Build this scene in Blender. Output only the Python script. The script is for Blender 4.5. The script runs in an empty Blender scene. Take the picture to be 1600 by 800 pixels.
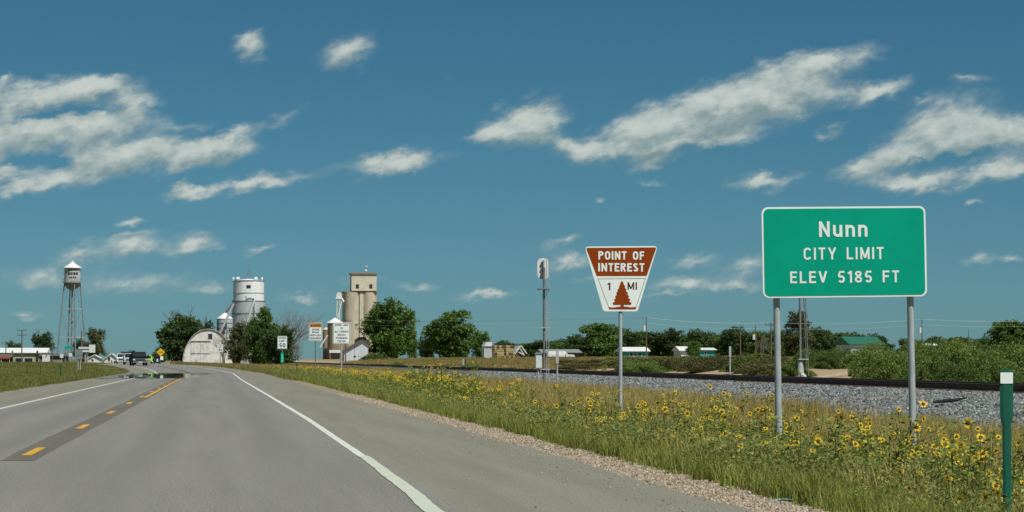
import bpy, math, random
import numpy as np
from mathutils import Vector, Matrix

R = math.radians
SC = bpy.context.scene
COL = SC.collection

# ------------------------------------------------------------------ camera
FPX = 3754.0                      # focal length in pixels of a 1600 px wide picture
EYE = 1.25
YAW = math.atan(464 / FPX)        # camera looks a little right of the road
PITCH = math.atan(162 / FPX)
cam_d = bpy.data.cameras.new("camera")
cam = bpy.data.objects.new("camera", cam_d)
COL.objects.link(cam)
cam_d.sensor_width = 36.0
cam_d.lens = FPX / 1600 * 36.0
cam_d.clip_start = 0.1
cam_d.clip_end = 20000
cam.location = (0, 0, EYE)
cam.rotation_euler = (math.pi / 2 + PITCH, 0, -YAW)
SC.camera = cam

SUN_EL, SUN_AZ = R(58), R(148)    # azimuth clockwise from +Y (the road direction)
SC.view_settings.view_transform = 'Standard'
SC.view_settings.look = 'None'
SC.view_settings.exposure = 0.0
SC.view_settings.gamma = 1.0
SC.cycles.use_denoising = True
SC.cycles.max_bounces = 6
SC.cycles.transparent_max_bounces = 12
try:
    SC.cycles.denoiser = 'OPENIMAGEDENOISE'
    SC.cycles.denoising_input_passes = 'RGB_ALBEDO_NORMAL'
except Exception:
    pass

_MC = Matrix.Rotation(-YAW, 3, 'Z') @ Matrix.Rotation(math.pi / 2 + PITCH, 3, 'X')


def ray(px, py):
    return _MC @ Vector(((px - 800) / FPX, (400 - py) / FPX, -1.0))


def gx(px, d):
    """world x of a thing d metres up the road seen at bearing px"""
    global _PX
    _PX = px
    r = ray(px, 562)
    return r.x / r.y * d


def gz(py, d, px=800):
    r = ray(px, py)
    return EYE + r.z / r.y * d


_PX = 800


def pm(pxs, d):
    """metres across for a width seen near the bearing last asked for"""
    a, b = ray(_PX - 5, 562), ray(_PX + 5, 562)
    return pxs * d * (b.x / b.y - a.x / a.y) / 10


def pmv(pxs, d):
    """metres of height likewise"""
    return pxs * d / (FPX * ray(_PX, 562).y)


# ------------------------------------------------------------------ node helpers
class NT:
    def __init__(self, tree):
        self.t = tree
        self.n = tree.nodes
        self.l = tree.links

    def node(self, typ, **kw):
        nd = self.n.new(typ)
        for k, v in kw.items():
            if k.startswith('i_'):
                key = k[2:]
                key = int(key) if key.isdigit() else key
                self.put(nd.inputs[key], v)
            else:
                setattr(nd, k, v)
        return nd

    def put(self, sock, v):
        if isinstance(v, bpy.types.NodeSocket):
            self.l.new(v, sock)
        else:
            sock.default_value = v

    def math(self, op, a, b=None, c=None, clamp=False):
        nd = self.n.new('ShaderNodeMath')
        nd.operation = op
        nd.use_clamp = clamp
        self.put(nd.inputs[0], a)
        if b is not None:
            self.put(nd.inputs[1], b)
        if c is not None:
            self.put(nd.inputs[2], c)
        return nd.outputs[0]

    def vmath(self, op, a, b=None, scale=None):
        nd = self.n.new('ShaderNodeVectorMath')
        nd.operation = op
        self.put(nd.inputs[0], a)
        if b is not None:
            self.put(nd.inputs[1], b)
        if scale is not None:
            self.put(nd.inputs['Scale'], scale)
        return nd.outputs[0]

    def noise(self, vec, scale, detail=3.0, rough=0.5, color=False):
        nd = self.n.new('ShaderNodeTexNoise')
        if vec is not None:
            self.l.new(vec, nd.inputs['Vector'])
        nd.inputs['Scale'].default_value = scale
        nd.inputs['Detail'].default_value = detail
        nd.inputs['Roughness'].default_value = rough
        return nd.outputs['Color'] if color else nd.outputs['Fac']

    def ramp(self, fac, lo, hi, smooth=True):
        nd = self.n.new('ShaderNodeMapRange')
        nd.interpolation_type = 'SMOOTHSTEP' if smooth else 'LINEAR'
        self.put(nd.inputs[0], fac)
        nd.inputs[1].default_value = lo
        nd.inputs[2].default_value = hi
        nd.inputs[3].default_value = 0.0
        nd.inputs[4].default_value = 1.0
        return nd.outputs[0]

    def mix(self, fac, a, b, mode='MIX'):
        nd = self.n.new('ShaderNodeMix')
        nd.data_type = 'RGBA'
        nd.blend_type = mode
        self.put(nd.inputs[0], fac)
        self.put(nd.inputs[6], c4(a))
        self.put(nd.inputs[7], c4(b))
        return nd.outputs[2]


def c4(c):
    if isinstance(c, bpy.types.NodeSocket):
        return c
    return (c[0], c[1], c[2], 1.0)


# ------------------------------------------------------------------ sky with clouds
def build_world():
    w = bpy.data.worlds.new("World")
    SC.world = w
    w.use_nodes = True
    nt = w.node_tree
    nt.nodes.clear()
    N = NT(nt)
    STR = 0.06
    sky = N.node('ShaderNodeTexSky')
    sky.sky_type = 'NISHITA'
    sky.sun_disc = False
    sky.sun_elevation = SUN_EL
    sky.sun_rotation = SUN_AZ
    sky.altitude = 1600
    sky.air_density = 1.0
    sky.dust_density = 0.6
    sky.ozone_density = 1.5
    tc = N.node('ShaderNodeTexCoord')
    d = tc.outputs['Generated']
    sep = N.node('ShaderNodeSeparateXYZ')
    N.l.new(d, sep.inputs[0])
    az = N.math('MULTIPLY', N.math('ARCTAN2', sep.outputs[0], sep.outputs[1]), 57.29578)
    el = N.math('MULTIPLY', N.math('ARCSINE', sep.outputs[2]), 57.29578)
    cmb = N.node('ShaderNodeCombineXYZ')
    N.l.new(az, cmb.inputs[0])
    N.l.new(el, cmb.inputs[1])
    P = cmb.outputs[0]
    tint = N.mix(N.ramp(el, 0.0, 7.0), SKY_TINT_LOW, SKY_TINT)
    skyc = N.mix(1.0, sky.outputs[0], tint, 'MULTIPLY')

    # group: cloud thickness at a sky position (degrees)
    g = bpy.data.node_groups.new("cloud_thickness", 'ShaderNodeTree')
    g.interface.new_socket("P", in_out='INPUT', socket_type='NodeSocketVector')
    g.interface.new_socket("D", in_out='OUTPUT', socket_type='NodeSocketFloat')
    g.interface.new_socket("Body", in_out='OUTPUT', socket_type='NodeSocketFloat')
    g.interface.new_socket("Detail", in_out='OUTPUT', socket_type='NodeSocketFloat')
    G = NT(g)
    gi = G.node('NodeGroupInput')
    go = G.node('NodeGroupOutput')
    p0 = gi.outputs[0]
    mp = G.node('ShaderNodeMapping')
    G.l.new(p0, mp.inputs[0])
    mp.vector_type = 'TEXTURE'
    mp.inputs['Rotation'].default_value = (0, 0, R(16))
    mp.inputs['Scale'].default_value = (1.25, 0.72, 1.0)
    ps = mp.outputs[0]
    w1 = G.vmath('SUBTRACT', G.noise(ps, 0.55, 2.0, 0.5, True), (0.5, 0.5, 0.5))
    w2 = G.vmath('SUBTRACT', G.noise(ps, 2.2, 4.0, 0.6, True), (0.5, 0.5, 0.5))
    pw = G.vmath('ADD', p0, G.vmath('SCALE', w1, scale=0.7))
    pw = G.vmath('ADD', pw, G.vmath('SCALE', w2, scale=0.62))
    tot = None
    for (px, py, rx, ry, rot, wt) in CLOUDS:
        r = ray(px, py)
        a = math.degrees(math.atan2(r.x, r.y))
        e = math.degrees(math.asin(r.z / r.length))
        m = G.node('ShaderNodeMapping')
        m.vector_type = 'TEXTURE'
        G.l.new(pw, m.inputs[0])
        m.inputs['Location'].default_value = (a, e, 0)
        m.inputs['Rotation'].default_value = (0, 0, R(rot))
        m.inputs['Scale'].default_value = (rx * 1.85 / 65.5, ry * 2.05 / 65.5, 1)
        s = G.node('ShaderNodeTexGradient')
        s.gradient_type = 'QUADRATIC_SPHERE'
        G.l.new(m.outputs[0], s.inputs[0])
        v = G.math('MULTIPLY', s.outputs['Fac'], wt)
        tot = v if tot is None else G.math('ADD', tot, v)
    tot = G.math('MAXIMUM', tot, 0.0)
    # the rest of the sky: loose cumulus of the same kind
    fld = G.ramp(G.noise(ps, 0.16, 5.0, 0.55), 0.53, 0.72)
    sp = G.node('ShaderNodeSeparateXYZ')
    G.l.new(p0, sp.inputs[0])
    inx = G.ramp(G.math('ABSOLUTE', G.math('SUBTRACT', sp.outputs[0], 7.05)), 12.0, 18.0)
    iny = G.ramp(sp.outputs[1], 8.5, 12.0)
    outm = G.math('MAXIMUM', inx, iny)
    up = G.ramp(sp.outputs[1], 0.0, 3.0)
    gen = G.math('MULTIPLY', G.math('MULTIPLY', fld, outm), up)
    tot = G.math('ADD', tot, G.math('MULTIPLY', gen, 0.6))
    fb = G.noise(ps, 1.25, 8.0, 0.60)
    mod = G.math('ADD', G.math('MULTIPLY', fb, 2.2), -0.17)
    G.l.new(G.math('MULTIPLY', G.math('MINIMUM', tot, 0.75), mod), go.inputs[0])
    G.l.new(G.math('MULTIPLY', tot, G.math('ADD', fb, 0.5)), go.inputs[1])
    G.l.new(fb, go.inputs[2])

    def cloud(vec):
        nd = N.node('ShaderNodeGroup')
        nd.node_tree = g
        N.l.new(vec, nd.inputs[0])
        return nd.outputs
    D, body, det = cloud(P)
    _, body_up, det_up = cloud(N.vmath('ADD', P, (0.05, 0.34, 0.0)))
    alpha = N.math('POWER', N.ramp(D, 0.04, 0.44), 0.85)
    alpha = N.math('MULTIPLY', alpha, 0.95)
    grad = N.math('SUBTRACT', body, body_up)
    fine = N.math('SUBTRACT', det, det_up)
    lit = N.ramp(N.math('ADD', grad, N.math('MULTIPLY', fine, 1.5)), -0.60, 0.85)
    cc = N.mix(lit, tuple(c / STR for c in CLOUD_DARK), tuple(c / STR for c in CLOUD_LIT))
    col = N.mix(alpha, skyc, cc)
    bg = N.node('ShaderNodeBackground')
    N.l.new(col, bg.inputs[0])
    bg.inputs[1].default_value = STR
    out = N.node('ShaderNodeOutputWorld')
    N.l.new(bg.outputs[0], out.inputs[0])


SKY_TINT_LOW = (0.318, 0.622, 0.835)
SKY_TINT = (0.275, 0.622, 0.73)
CLOUD_DARK = (0.215, 0.31, 0.325)
CLOUD_LIT = (0.57, 0.625, 0.585)
# bearing px, elevation py, radii, tilt, thickness
CLOUDS = [
    (60, 150, 110, 22, 10, .8), (150, 138, 60, 14, 12, .6), (205, 158, 45, 20, 10, .6), (40, 205, 150, 22, 4, .75), (170, 195, 80, 22, 8, .5),
    (225, 250, 130, 22, 6, .8), (345, 238, 52, 17, 16, .7), (150, 245, 90, 18, 4, .5), (40, 285, 90, 13, 5, .65), (10, 262, 40, 14, 8, .5),
    (395, 282, 90, 13, 12, .6), (300, 297, 40, 9, 5, .6), (60, 248, 60, 7, 2, -.7), (95, 178, 120, 5, 6, -.35), (290, 200, 60, 10, 12, .25),
    (445, 178, 50, 12, 20, .26), (375, 205, 55, 10, 18, .25),
    (392, 76, 26, 18, 25, .55), (545, 76, 52, 24, 22, .48), (617, 253, 78, 16, 5, .75), (205, 339, 20, 9, 4, .6),
    (205, 392, 46, 18, 8, .6), (125, 396, 42, 12, 10, .4), (300, 384, 42, 15, 18, .6), (405, 386, 34, 7, 0, .3),
    (200, 369, 90, 9, 4, .25), (60, 432, 100, 20, 4, .33), (215, 442, 120, 18, 4, .3), (330, 452, 80, 10, 3, .25),
    (40, 495, 32, 8, 5, .3), (5, 128, 12, 8, 0, .4),
    (815, 192, 64, 26, 24, 1.0), (795, 212, 60, 10, 3, .6), (895, 222, 60, 16, 5, .5), (985, 208, 90, 28, 18, .8), (1110, 176, 115, 36, 16, 1.), (1060, 222, 120, 9, 6, .5),
    (1215, 148, 95, 36, 10, .8), (1285, 93, 85, 17, 6, .6), (1362, 136, 52, 17, 14, .6), (1302, 199, 26, 10, 10, .4),
    (1016, 254, 42, 15, 20, .65), (1193, 283, 52, 13, 4, .65), (1010, 288, 42, 6, 0, .28), (938, 318, 16, 7, 10, .3),
    (1512, 119, 34, 9, 5, .28), (1468, 198, 78, 34, 24, .85), (1565, 214, 80, 30, 8, .8), (1395, 252, 90, 18, 18, .5), (1490, 246, 80, 6, 6, -.5), (1340, 262, 45, 12, 20, .35),
    (1430, 286, 72, 15, 4, .75), (1555, 272, 72, 13, 8, .55), (880, 378, 36, 11, 15, .42), (895, 410, 52, 12, 4, .45),
    (1075, 415, 52, 11, 15, .38), (1090, 447, 85, 11, 3, .45), (1165, 420, 56, 15, 8, .4), (765, 458, 60, 9, 3, .45),
    (650, 446, 42, 8, 3, .25), (1530, 412, 32, 9, 10, .36), (1580, 414, 26, 7, 5, .3), (1520, 316, 14, 6, 0, .3),
    (1165, 452, 40, 8, 0, .35), (560, 440, 60, 9, 3, .22), (1660, 250, 90, 25, 8, .6), (1040, 470, 60, 6, 3, .3), (930, 440, 40, 6, 4, .28), (1530, 318, 20, 5, 0, .25), (480, 462, 50, 7, 3, .25), (700, 120, 30, 8, 10, .12), (1440, 150, 40, 8, 8, .22), (-70, 230, 90, 40, 8, .7),
]
build_world()

sun_d = bpy.data.lights.new("sun", 'SUN')
sun_d.energy = 4.8
sun_d.angle = R(0.53)
sun_d.color = (1.0, 0.955, 0.88)
sun = bpy.data.objects.new("sun", sun_d)
COL.objects.link(sun)
_to = Vector((math.sin(SUN_AZ) * math.cos(SUN_EL), math.cos(SUN_AZ) * math.cos(SUN_EL), math.sin(SUN_EL)))
sun.rotation_euler = _to.to_track_quat('Z', 'Y').to_euler()


# ------------------------------------------------------------------ materials
MATS = {}


def mat(name, col, rough=0.7, col2=None, scale=4.0, detail=4.0, lo=0.35, hi=0.65, metal=0.0, bump=0.0, bscale=None,
        coord='Object', spec=0.4, stretch=None, rand=0.0, transl=0.0):
    if name in MATS:
        return MATS[name]
    m = bpy.data.materials.new(name)
    m.use_nodes = True
    nt = m.node_tree
    N = NT(nt)
    b = nt.nodes['Principled BSDF']
    b.inputs['Roughness'].default_value = rough
    b.inputs['Metallic'].default_value = metal
    b.inputs['Specular IOR Level'].default_value = spec
    tc = N.node('ShaderNodeTexCoord')
    if coord == 'World':
        vec = N.node('ShaderNodeNewGeometry').outputs['Position']
    else:
        vec = tc.outputs[coord]
    if stretch:
        mp = N.node('ShaderNodeMapping')
        N.l.new(vec, mp.inputs[0])
        mp.inputs['Scale'].default_value = stretch
        vec = mp.outputs[0]
    col2 = col2 or tuple(c * 0.82 for c in col)
    f = N.ramp(N.noise(vec, scale, detail, 0.6), lo, hi)
    c = N.mix(f, col, col2)
    if rand:
        oi = N.node('ShaderNodeObjectInfo')
        k = N.math('ADD', N.math('MULTIPLY', oi.outputs['Random'], 2 * rand), 1.0 - rand)
        sc = N.node('ShaderNodeVectorMath')
        sc.operation = 'SCALE'
        N.l.new(c, sc.inputs[0])
        N.l.new(k, sc.inputs['Scale'])
        c = sc.outputs[0]
    N.l.new(c, b.inputs['Base Color'])
    if bump:
        bp = N.node('ShaderNodeBump')
        bp.inputs['Strength'].default_value = bump
        bp.inputs['Distance'].default_value = 0.02
        N.l.new(N.noise(vec, bscale or scale * 4, 4.0, 0.6), bp.inputs['Height'])
        N.l.new(bp.outputs[0], b.inputs['Normal'])
    if transl:
        tr = N.node('ShaderNodeBsdfTranslucent')
        N.l.new(c, tr.inputs[0])
        mx = N.node('ShaderNodeMixShader')
        mx.inputs[0].default_value = transl
        N.l.new(b.outputs[0], mx.inputs[1])
        N.l.new(tr.outputs[0], mx.inputs[2])
        N.l.new(mx.outputs[0], nt.nodes['Material Output'].inputs[0])
    MATS[name] = m
    return m


def leaf_mat(name, dark, light, patch=0.6, transl=0.25, rand=0.25, hue2=None):
    """foliage: colour varies by leaf, by clump and by plant"""
    if name in MATS:
        return MATS[name]
    m = bpy.data.materials.new(name)
    m.use_nodes = True
    nt = m.node_tree
    N = NT(nt)
    b = nt.nodes['Principled BSDF']
    b.inputs['Roughness'].default_value = 0.65
    b.inputs['Specular IOR Level'].default_value = 0.25
    geo = N.node('ShaderNodeNewGeometry')
    oi = N.node('ShaderNodeObjectInfo')
    nz = N.ramp(N.noise(geo.outputs['Position'], patch, 3.0, 0.6), 0.3, 0.7)
    f = N.math('ADD', N.math('MULTIPLY', geo.outputs['Random Per Island'], 0.5), N.math('MULTIPLY', nz, 0.5))
    c = N.mix(f, dark, light)
    if hue2:
        f2 = N.ramp(N.math('ADD', N.math('MULTIPLY', oi.outputs['Random'], 0.6),
                           N.math('MULTIPLY', geo.outputs['Random Per Island'], 0.4)), 0.45, 0.8)
        c = N.mix(f2, c, hue2)
    k = N.math('ADD', N.math('MULTIPLY', oi.outputs['Random'], 2 * rand), 1.0 - rand)
    sc = N.node('ShaderNodeVectorMath')
    sc.operation = 'SCALE'
    N.l.new(c, sc.inputs[0])
    N.l.new(k, sc.inputs['Scale'])
    c = sc.outputs[0]
    N.l.new(c, b.inputs['Base Color'])
    tr = N.node('ShaderNodeBsdfTranslucent')
    N.l.new(c, tr.inputs[0])
    mx = N.node('ShaderNodeMixShader')
    mx.inputs[0].default_value = transl
    N.l.new(b.outputs[0], mx.inputs[1])
    N.l.new(tr.outputs[0], mx.inputs[2])
    N.l.new(mx.outputs[0], nt.nodes['Material Output'].inputs[0])
    MATS[name] = m
    return m


# ------------------------------------------------------------------ mesh helpers
class MB:
    def __init__(self):
        self.v = []
        self.f = []

    def box(self, x0, x1, y0, y1, z0, z1):
        b = len(self.v)
        self.v += [(x0, y0, z0), (x1, y0, z0), (x1, y1, z0), (x0, y1, z0), (x0, y0, z1), (x1, y0, z1), (x1, y1, z1), (x0, y1, z1)]
        self.f += [(b, b + 3, b + 2, b + 1), (b + 4, b + 5, b + 6, b + 7), (b, b + 1, b + 5, b + 4), (b + 1, b + 2, b + 6, b + 5),
                   (b + 2, b + 3, b + 7, b + 6), (b + 3, b, b + 4, b + 7)]
        return self

    def cyl(self, p, q, r0, r1=None, n=10, caps=True):
        r1 = r0 if r1 is None else r1
        p, q = Vector(p), Vector(q)
        d = (q - p)
        if d.length < 1e-9:
            return self
        d.normalize()
        a = d.orthogonal().normalized()
        c = d.cross(a)
        b = len(self.v)
        for (o, r) in ((p, r0), (q, r1)):
            for k in range(n):
                t = 2 * math.pi * k / n
                self.v.append(tuple(o + a * (r * math.cos(t)) + c * (r * math.sin(t))))
        for k in range(n):
            k2 = (k + 1) % n
            self.f.append((b + k, b + k2, b + n + k2, b + n + k))
        if caps:
            c2 = len(self.v)
            self.v += self.v[b:b + 2 * n]
            self.f.append(tuple(c2 + n - 1 - k for k in range(n)))
            self.f.append(tuple(c2 + n + k for k in range(n)))
        return self

    def tube(self, pts, rad, n=6):
        pts = [Vector(p) for p in pts]
        if not isinstance(rad, (list, tuple)):
            rad = [rad] * len(pts)
        b = len(self.v)
        d0 = (pts[1] - pts[0]).normalized()
        a = d0.orthogonal().normalized()
        for i, p in enumerate(pts):
            d = (pts[min(i + 1, len(pts) - 1)] - pts[max(i - 1, 0)]).normalized()
            a = (a - d * a.dot(d)).normalized()
            c = d.cross(a)
            for k in range(n):
                t = 2 * math.pi * k / n
                self.v.append(tuple(p + a * (rad[i] * math.cos(t)) + c * (rad[i] * math.sin(t))))
        for i in range(len(pts) - 1):
            for k in range(n):
                k2 = (k + 1) % n
                self.f.append((b + i * n + k, b + i * n + k2, b + (i + 1) * n + k2, b + (i + 1) * n + k))
        self.f.append(tuple(b + n - 1 - k for k in range(n)))
        e = b + (len(pts) - 1) * n
        self.f.append(tuple(e + k for k in range(n)))
        return self

    def lathe(self, prof, n=24, cx=0.0, cy=0.0, a0=0.0):
        """profile of (radius, z) from bottom to top"""
        b = len(self.v)
        for (r, z) in prof:
            for k in range(n):
                t = a0 + 2 * math.pi * k / n
                self.v.append((cx + r * math.cos(t), cy + r * math.sin(t), z))
        for i in range(len(prof) - 1):
            for k in range(n):
                k2 = (k + 1) % n
                self.f.append((b + i * n + k, b + i * n + k2, b + (i + 1) * n + k2, b + (i + 1) * n + k))
        e = b + (len(prof) - 1) * n
        if prof[0][0] > 1e-4:
            c = len(self.v)
            self.v += self.v[b:b + n]
            self.f.append(tuple(c + n - 1 - k for k in range(n)))
        if prof[-1][0] > 1e-4:
            c = len(self.v)
            self.v += self.v[e:e + n]
            self.f.append(tuple(c + k for k in range(n)))
        return self

    def prism_y(self, poly, y0, y1):
        """polygon of (x, z), seen from -y counter-clockwise, extruded from y0 (front) to y1"""
        b = len(self.v)
        n = len(poly)
        self.v += [(x, y0, z) for x, z in poly] + [(x, y1, z) for x, z in poly]
        self.f.append(tuple(b + k for k in range(n)))
        self.f.append(tuple(b + 2 * n - 1 - k for k in range(n)))
        for k in range(n):
            k2 = (k + 1) % n
            self.f.append((b + k2, b + k, b + n + k, b + n + k2))
        return self

    def prism_x(self, poly, x0, x1):
        """polygon of (y, z) extruded along x"""
        b = len(self.v)
        n = len(poly)
        self.v += [(x0, y, z) for y, z in poly] + [(x1, y, z) for y, z in poly]
        self.f.append(tuple(b + n - 1 - k for k in range(n)))
        self.f.append(tuple(b + n + k for k in range(n)))
        for k in range(n):
            k2 = (k + 1) % n
            self.f.append((b + k, b + k2, b + n + k2, b + n + k))
        return self

    def quad(self, a, b_, c, d):
        b = len(self.v)
        self.v += [tuple(a), tuple(b_), tuple(c), tuple(d)]
        self.f.append((b, b + 1, b + 2, b + 3))
        return self

    def mesh(self, name, m=None, smooth=False):
        me = bpy.data.meshes.new(name)
        me.from_pydata(self.v, [], self.f)
        if m:
            me.materials.append(m)
        if smooth:
            me.polygons.foreach_set('use_smooth', [len(p.vertices) == 4 for p in me.polygons])
        me.update()
        return me

    def build(self, name, m, parent=None, smooth=False, bevel=0.0, loc=None, rot=None):
        me = self.mesh(name, m, smooth)
        o = bpy.data.objects.new(name, me)
        COL.objects.link(o)
        o.parent = parent
        if loc is not None:
            o.location = loc
        if rot is not None:
            o.rotation_euler = rot
        if bevel:
            md = o.modifiers.new("bevel", 'BEVEL')
            md.width = bevel
            md.segments = 2
            md.limit_method = 'ANGLE'
        return o


def tag(o, label=None, cat=None, group=None, kind=None):
    if label:
        o['label'] = label
    if cat:
        o['category'] = cat
    if group:
        o['group'] = group
    if kind:
        o['kind'] = kind
    return o


def thing(name, label, cat, loc=(0, 0, 0), rz=0.0, group=None, rx=0.0, ry=0.0):
    o = bpy.data.objects.new(name, None)
    COL.objects.link(o)
    o.location = loc
    o.rotation_euler = (rx, ry, rz)
    o.empty_display_size = 0.3
    return tag(o, label, cat, group)


def inst(name, me, parent=None, loc=(0, 0, 0), rot=(0, 0, 0), scl=(1, 1, 1)):
    o = bpy.data.objects.new(name, me)
    COL.objects.link(o)
    o.parent = parent
    o.location = loc
    o.rotation_euler = rot
    o.scale = scl
    return o


def np_mesh(name, V, F, m=None, smooth=False):
    """mesh from numpy arrays; F is (n, k)"""
    V = np.asarray(V, dtype=np.float32)
    F = np.asarray(F, dtype=np.int32)
    me = bpy.data.meshes.new(name)
    n, k = F.shape
    me.vertices.add(len(V))
    me.vertices.foreach_set('co', V.ravel())
    me.loops.add(n * k)
    me.loops.foreach_set('vertex_index', F.ravel())
    me.polygons.add(n)
    me.polygons.foreach_set('loop_start', np.arange(0, n * k, k, dtype=np.int32))
    me.polygons.foreach_set('loop_total', np.full(n, k, dtype=np.int32))
    if smooth:
        me.polygons.foreach_set('use_smooth', np.ones(n, dtype=bool))
    me.update(calc_edges=True)
    me.validate()
    if m:
        me.materials.append(m)
    return me


def sstep(a, b, x):
    t = np.clip((np.asarray(x, dtype=float) - a) / (b - a), 0, 1)
    return t * t * (3 - 2 * t)


# ------------------------------------------------------------------ terrain shape
_ty = np.arange(-400, 12001, 2.0)
_sl = np.interp(_ty, [212, 312, 430, 12000], [0, -0.10, -0.020, -0.020])
_cv = np.concatenate([[0], np.cumsum(_sl[:-1] * 2.0)])


def curve(y):
    return np.interp(y, _ty, _cv)


def rise(y):
    return 0.5 * sstep(238, 340, y)


def wave(x, y):
    return (np.sin(x * 0.31 + y * 0.07 + 1.3) * 0.5 + np.sin(x * 0.11 - y * 0.19 + 0.4) * 0.6 + np.sin(x * 0.53 + y * 0.37) * 0.3)


_CU = [-4000, -300, -60, -30, -16, -12, -9.6, -8.3, -8.0, 5.0, 5.4, 7, 9.5, 13, 15, 18, 23.4, 25, 26.5, 29, 33, 45, 70, 150, 400, 4000]
_CZ = [0.4, 0.15, 0.1, 0.1, 0.05, -0.05, -0.12, -0.05, -0.08, -0.08, -0.04, -0.20, -0.34, -0.36, -0.33, 0.0, 0.05, 0.22, 0.42, 0.68, 0.80, 0.95, 1.1, 1.2, 1.3, 1.8]


def ground_u(u, y):
    u = np.asarray(u, dtype=float)
    y = np.asarray(y, dtype=float)
    z = np.interp(u, _CU, _CZ)
    z = z + rise(y) * (1 - sstep(8, 16, u)) + 0.4 * sstep(238, 500, y) * sstep(26, 40, u)
    z = z + wave(u, y) * 0.10 * (sstep(25, 30, u) + sstep(10, 16, -u)) + 0.03 * wave(u * 3, y * 2) * sstep(6, 9, u) * (1 - sstep(13, 15, u))
    return z


def u_to_x(u, y):
    f = 1 - sstep(6, 15, u)
    return u + curve(y) * f


def ground(x, y):
    # invert u_to_x by a few fixed-point steps
    u = np.asarray(x, dtype=float).copy()
    c = curve(y)
    for _ in range(30):
        u = 0.5 * u + 0.5 * (x - c * (1 - sstep(6, 15, u)))
    return ground_u(u, y)


def gnd(x, y):
    return float(ground(np.array([x]), np.array([float(y)]))[0])
# ------------------------------------------------------------------ ground
rng = np.random.default_rng(11)
random.seed(5)


def grid_sheet(name, us, ys, zf, m, attr=True, xf=None):
    us = np.asarray(us, dtype=float)
    ys = np.asarray(ys, dtype=float)
    U, Y = np.meshgrid(us, ys)
    X = (xf or u_to_x)(U, Y)
    Z = zf(U, Y)
    V = np.stack([X, Y, Z], -1).reshape(-1, 3)
    nu, ny = len(us), len(ys)
    i = np.arange(ny - 1)[:, None] * nu + np.arange(nu - 1)[None, :]
    F = np.stack([i, i + 1, i + nu + 1, i + nu], -1).reshape(-1, 4)
    me = np_mesh(name, V, F, m, smooth=True)
    if attr:
        a = me.attributes.new('u', 'FLOAT', 'POINT')
        a.data.foreach_set('value', U.ravel().astype(np.float32))
    o = bpy.data.objects.new(name, me)
    COL.objects.link(o)
    return o


def ground_material():
    m = bpy.data.materials.new("ground_soil")
    m.use_nodes = True
    N = NT(m.node_tree)
    b = m.node_tree.nodes['Principled BSDF']
    b.inputs['Roughness'].default_value = 0.95
    b.inputs['Specular IOR Level'].default_value = 0.1
    pos = N.node('ShaderNodeNewGeometry').outputs['Position']
    at = N.node('ShaderNodeAttribute')
    at.attribute_name = 'u'
    u = N.math('ADD', at.outputs['Fac'], N.math('MULTIPLY', N.math('SUBTRACT', N.noise(pos, 0.35, 3), 0.5), 4.0))
    n1 = N.ramp(N.noise(pos, 0.6, 5), 0.3, 0.7)
    n2 = N.ramp(N.noise(pos, 6.0, 5), 0.3, 0.7)
    soil = N.mix(n2, (0.16, 0.125, 0.07), (0.23, 0.185, 0.11))
    green = N.mix(n2, (0.07, 0.085, 0.03), (0.13, 0.13, 0.05))
    gold = N.mix(n2, (0.27, 0.20, 0.075), (0.36, 0.275, 0.115))
    sand = N.mix(n2, (0.29, 0.225, 0.14), (0.38, 0.30, 0.19))
    left = N.mix(n1, green, (0.15, 0.15, 0.055))
    c = N.mix(N.ramp(u, 4.0, 6.0), left, N.mix(n1, soil, green))
    c = N.mix(N.ramp(u, 8.5, 11.5), c, N.mix(n1, gold, soil))
    c = N.mix(N.ramp(u, 22.5, 24.0), c, sand)
    c = N.mix(N.ramp(u, 31.0, 35.0), c, N.mix(n1, gold, (0.20, 0.17, 0.07)))
    N.l.new(c, b.inputs['Base Color'])
    bp = N.node('ShaderNodeBump')
    bp.inputs['Strength'].default_value = 0.6
    bp.inputs['Distance'].default_value = 0.06
    N.l.new(N.noise(pos, 5.0, 6, 0.65), bp.inputs['Height'])
    N.l.new(bp.outputs[0], b.inputs['Normal'])
    return m


ys = np.concatenate([np.arange(-200, 0, 20), np.arange(0, 130, 1.0), np.arange(130, 460, 4.0), np.arange(460, 1300, 25), [1400, 1700, 2200, 3000, 4500, 7000, 11000]])
us = np.concatenate([[-6000, -3000, -1500, -700, -350, -200, -120, -80, -60, -45, -36], np.arange(-30, -8.4, 0.8), [-8.3, -8.0, -6, -3, 0, 2.5, 4.2, 4.9, 5.2, 5.4],
                     np.arange(5.8, 34, 0.5), np.arange(34, 70, 2.0), [75, 85, 100, 125, 160, 220, 320, 500, 800, 1500, 3000, 6000]])
g_o = grid_sheet('ground', us, ys, ground_u, ground_material())
tag(g_o, kind='structure')


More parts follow.
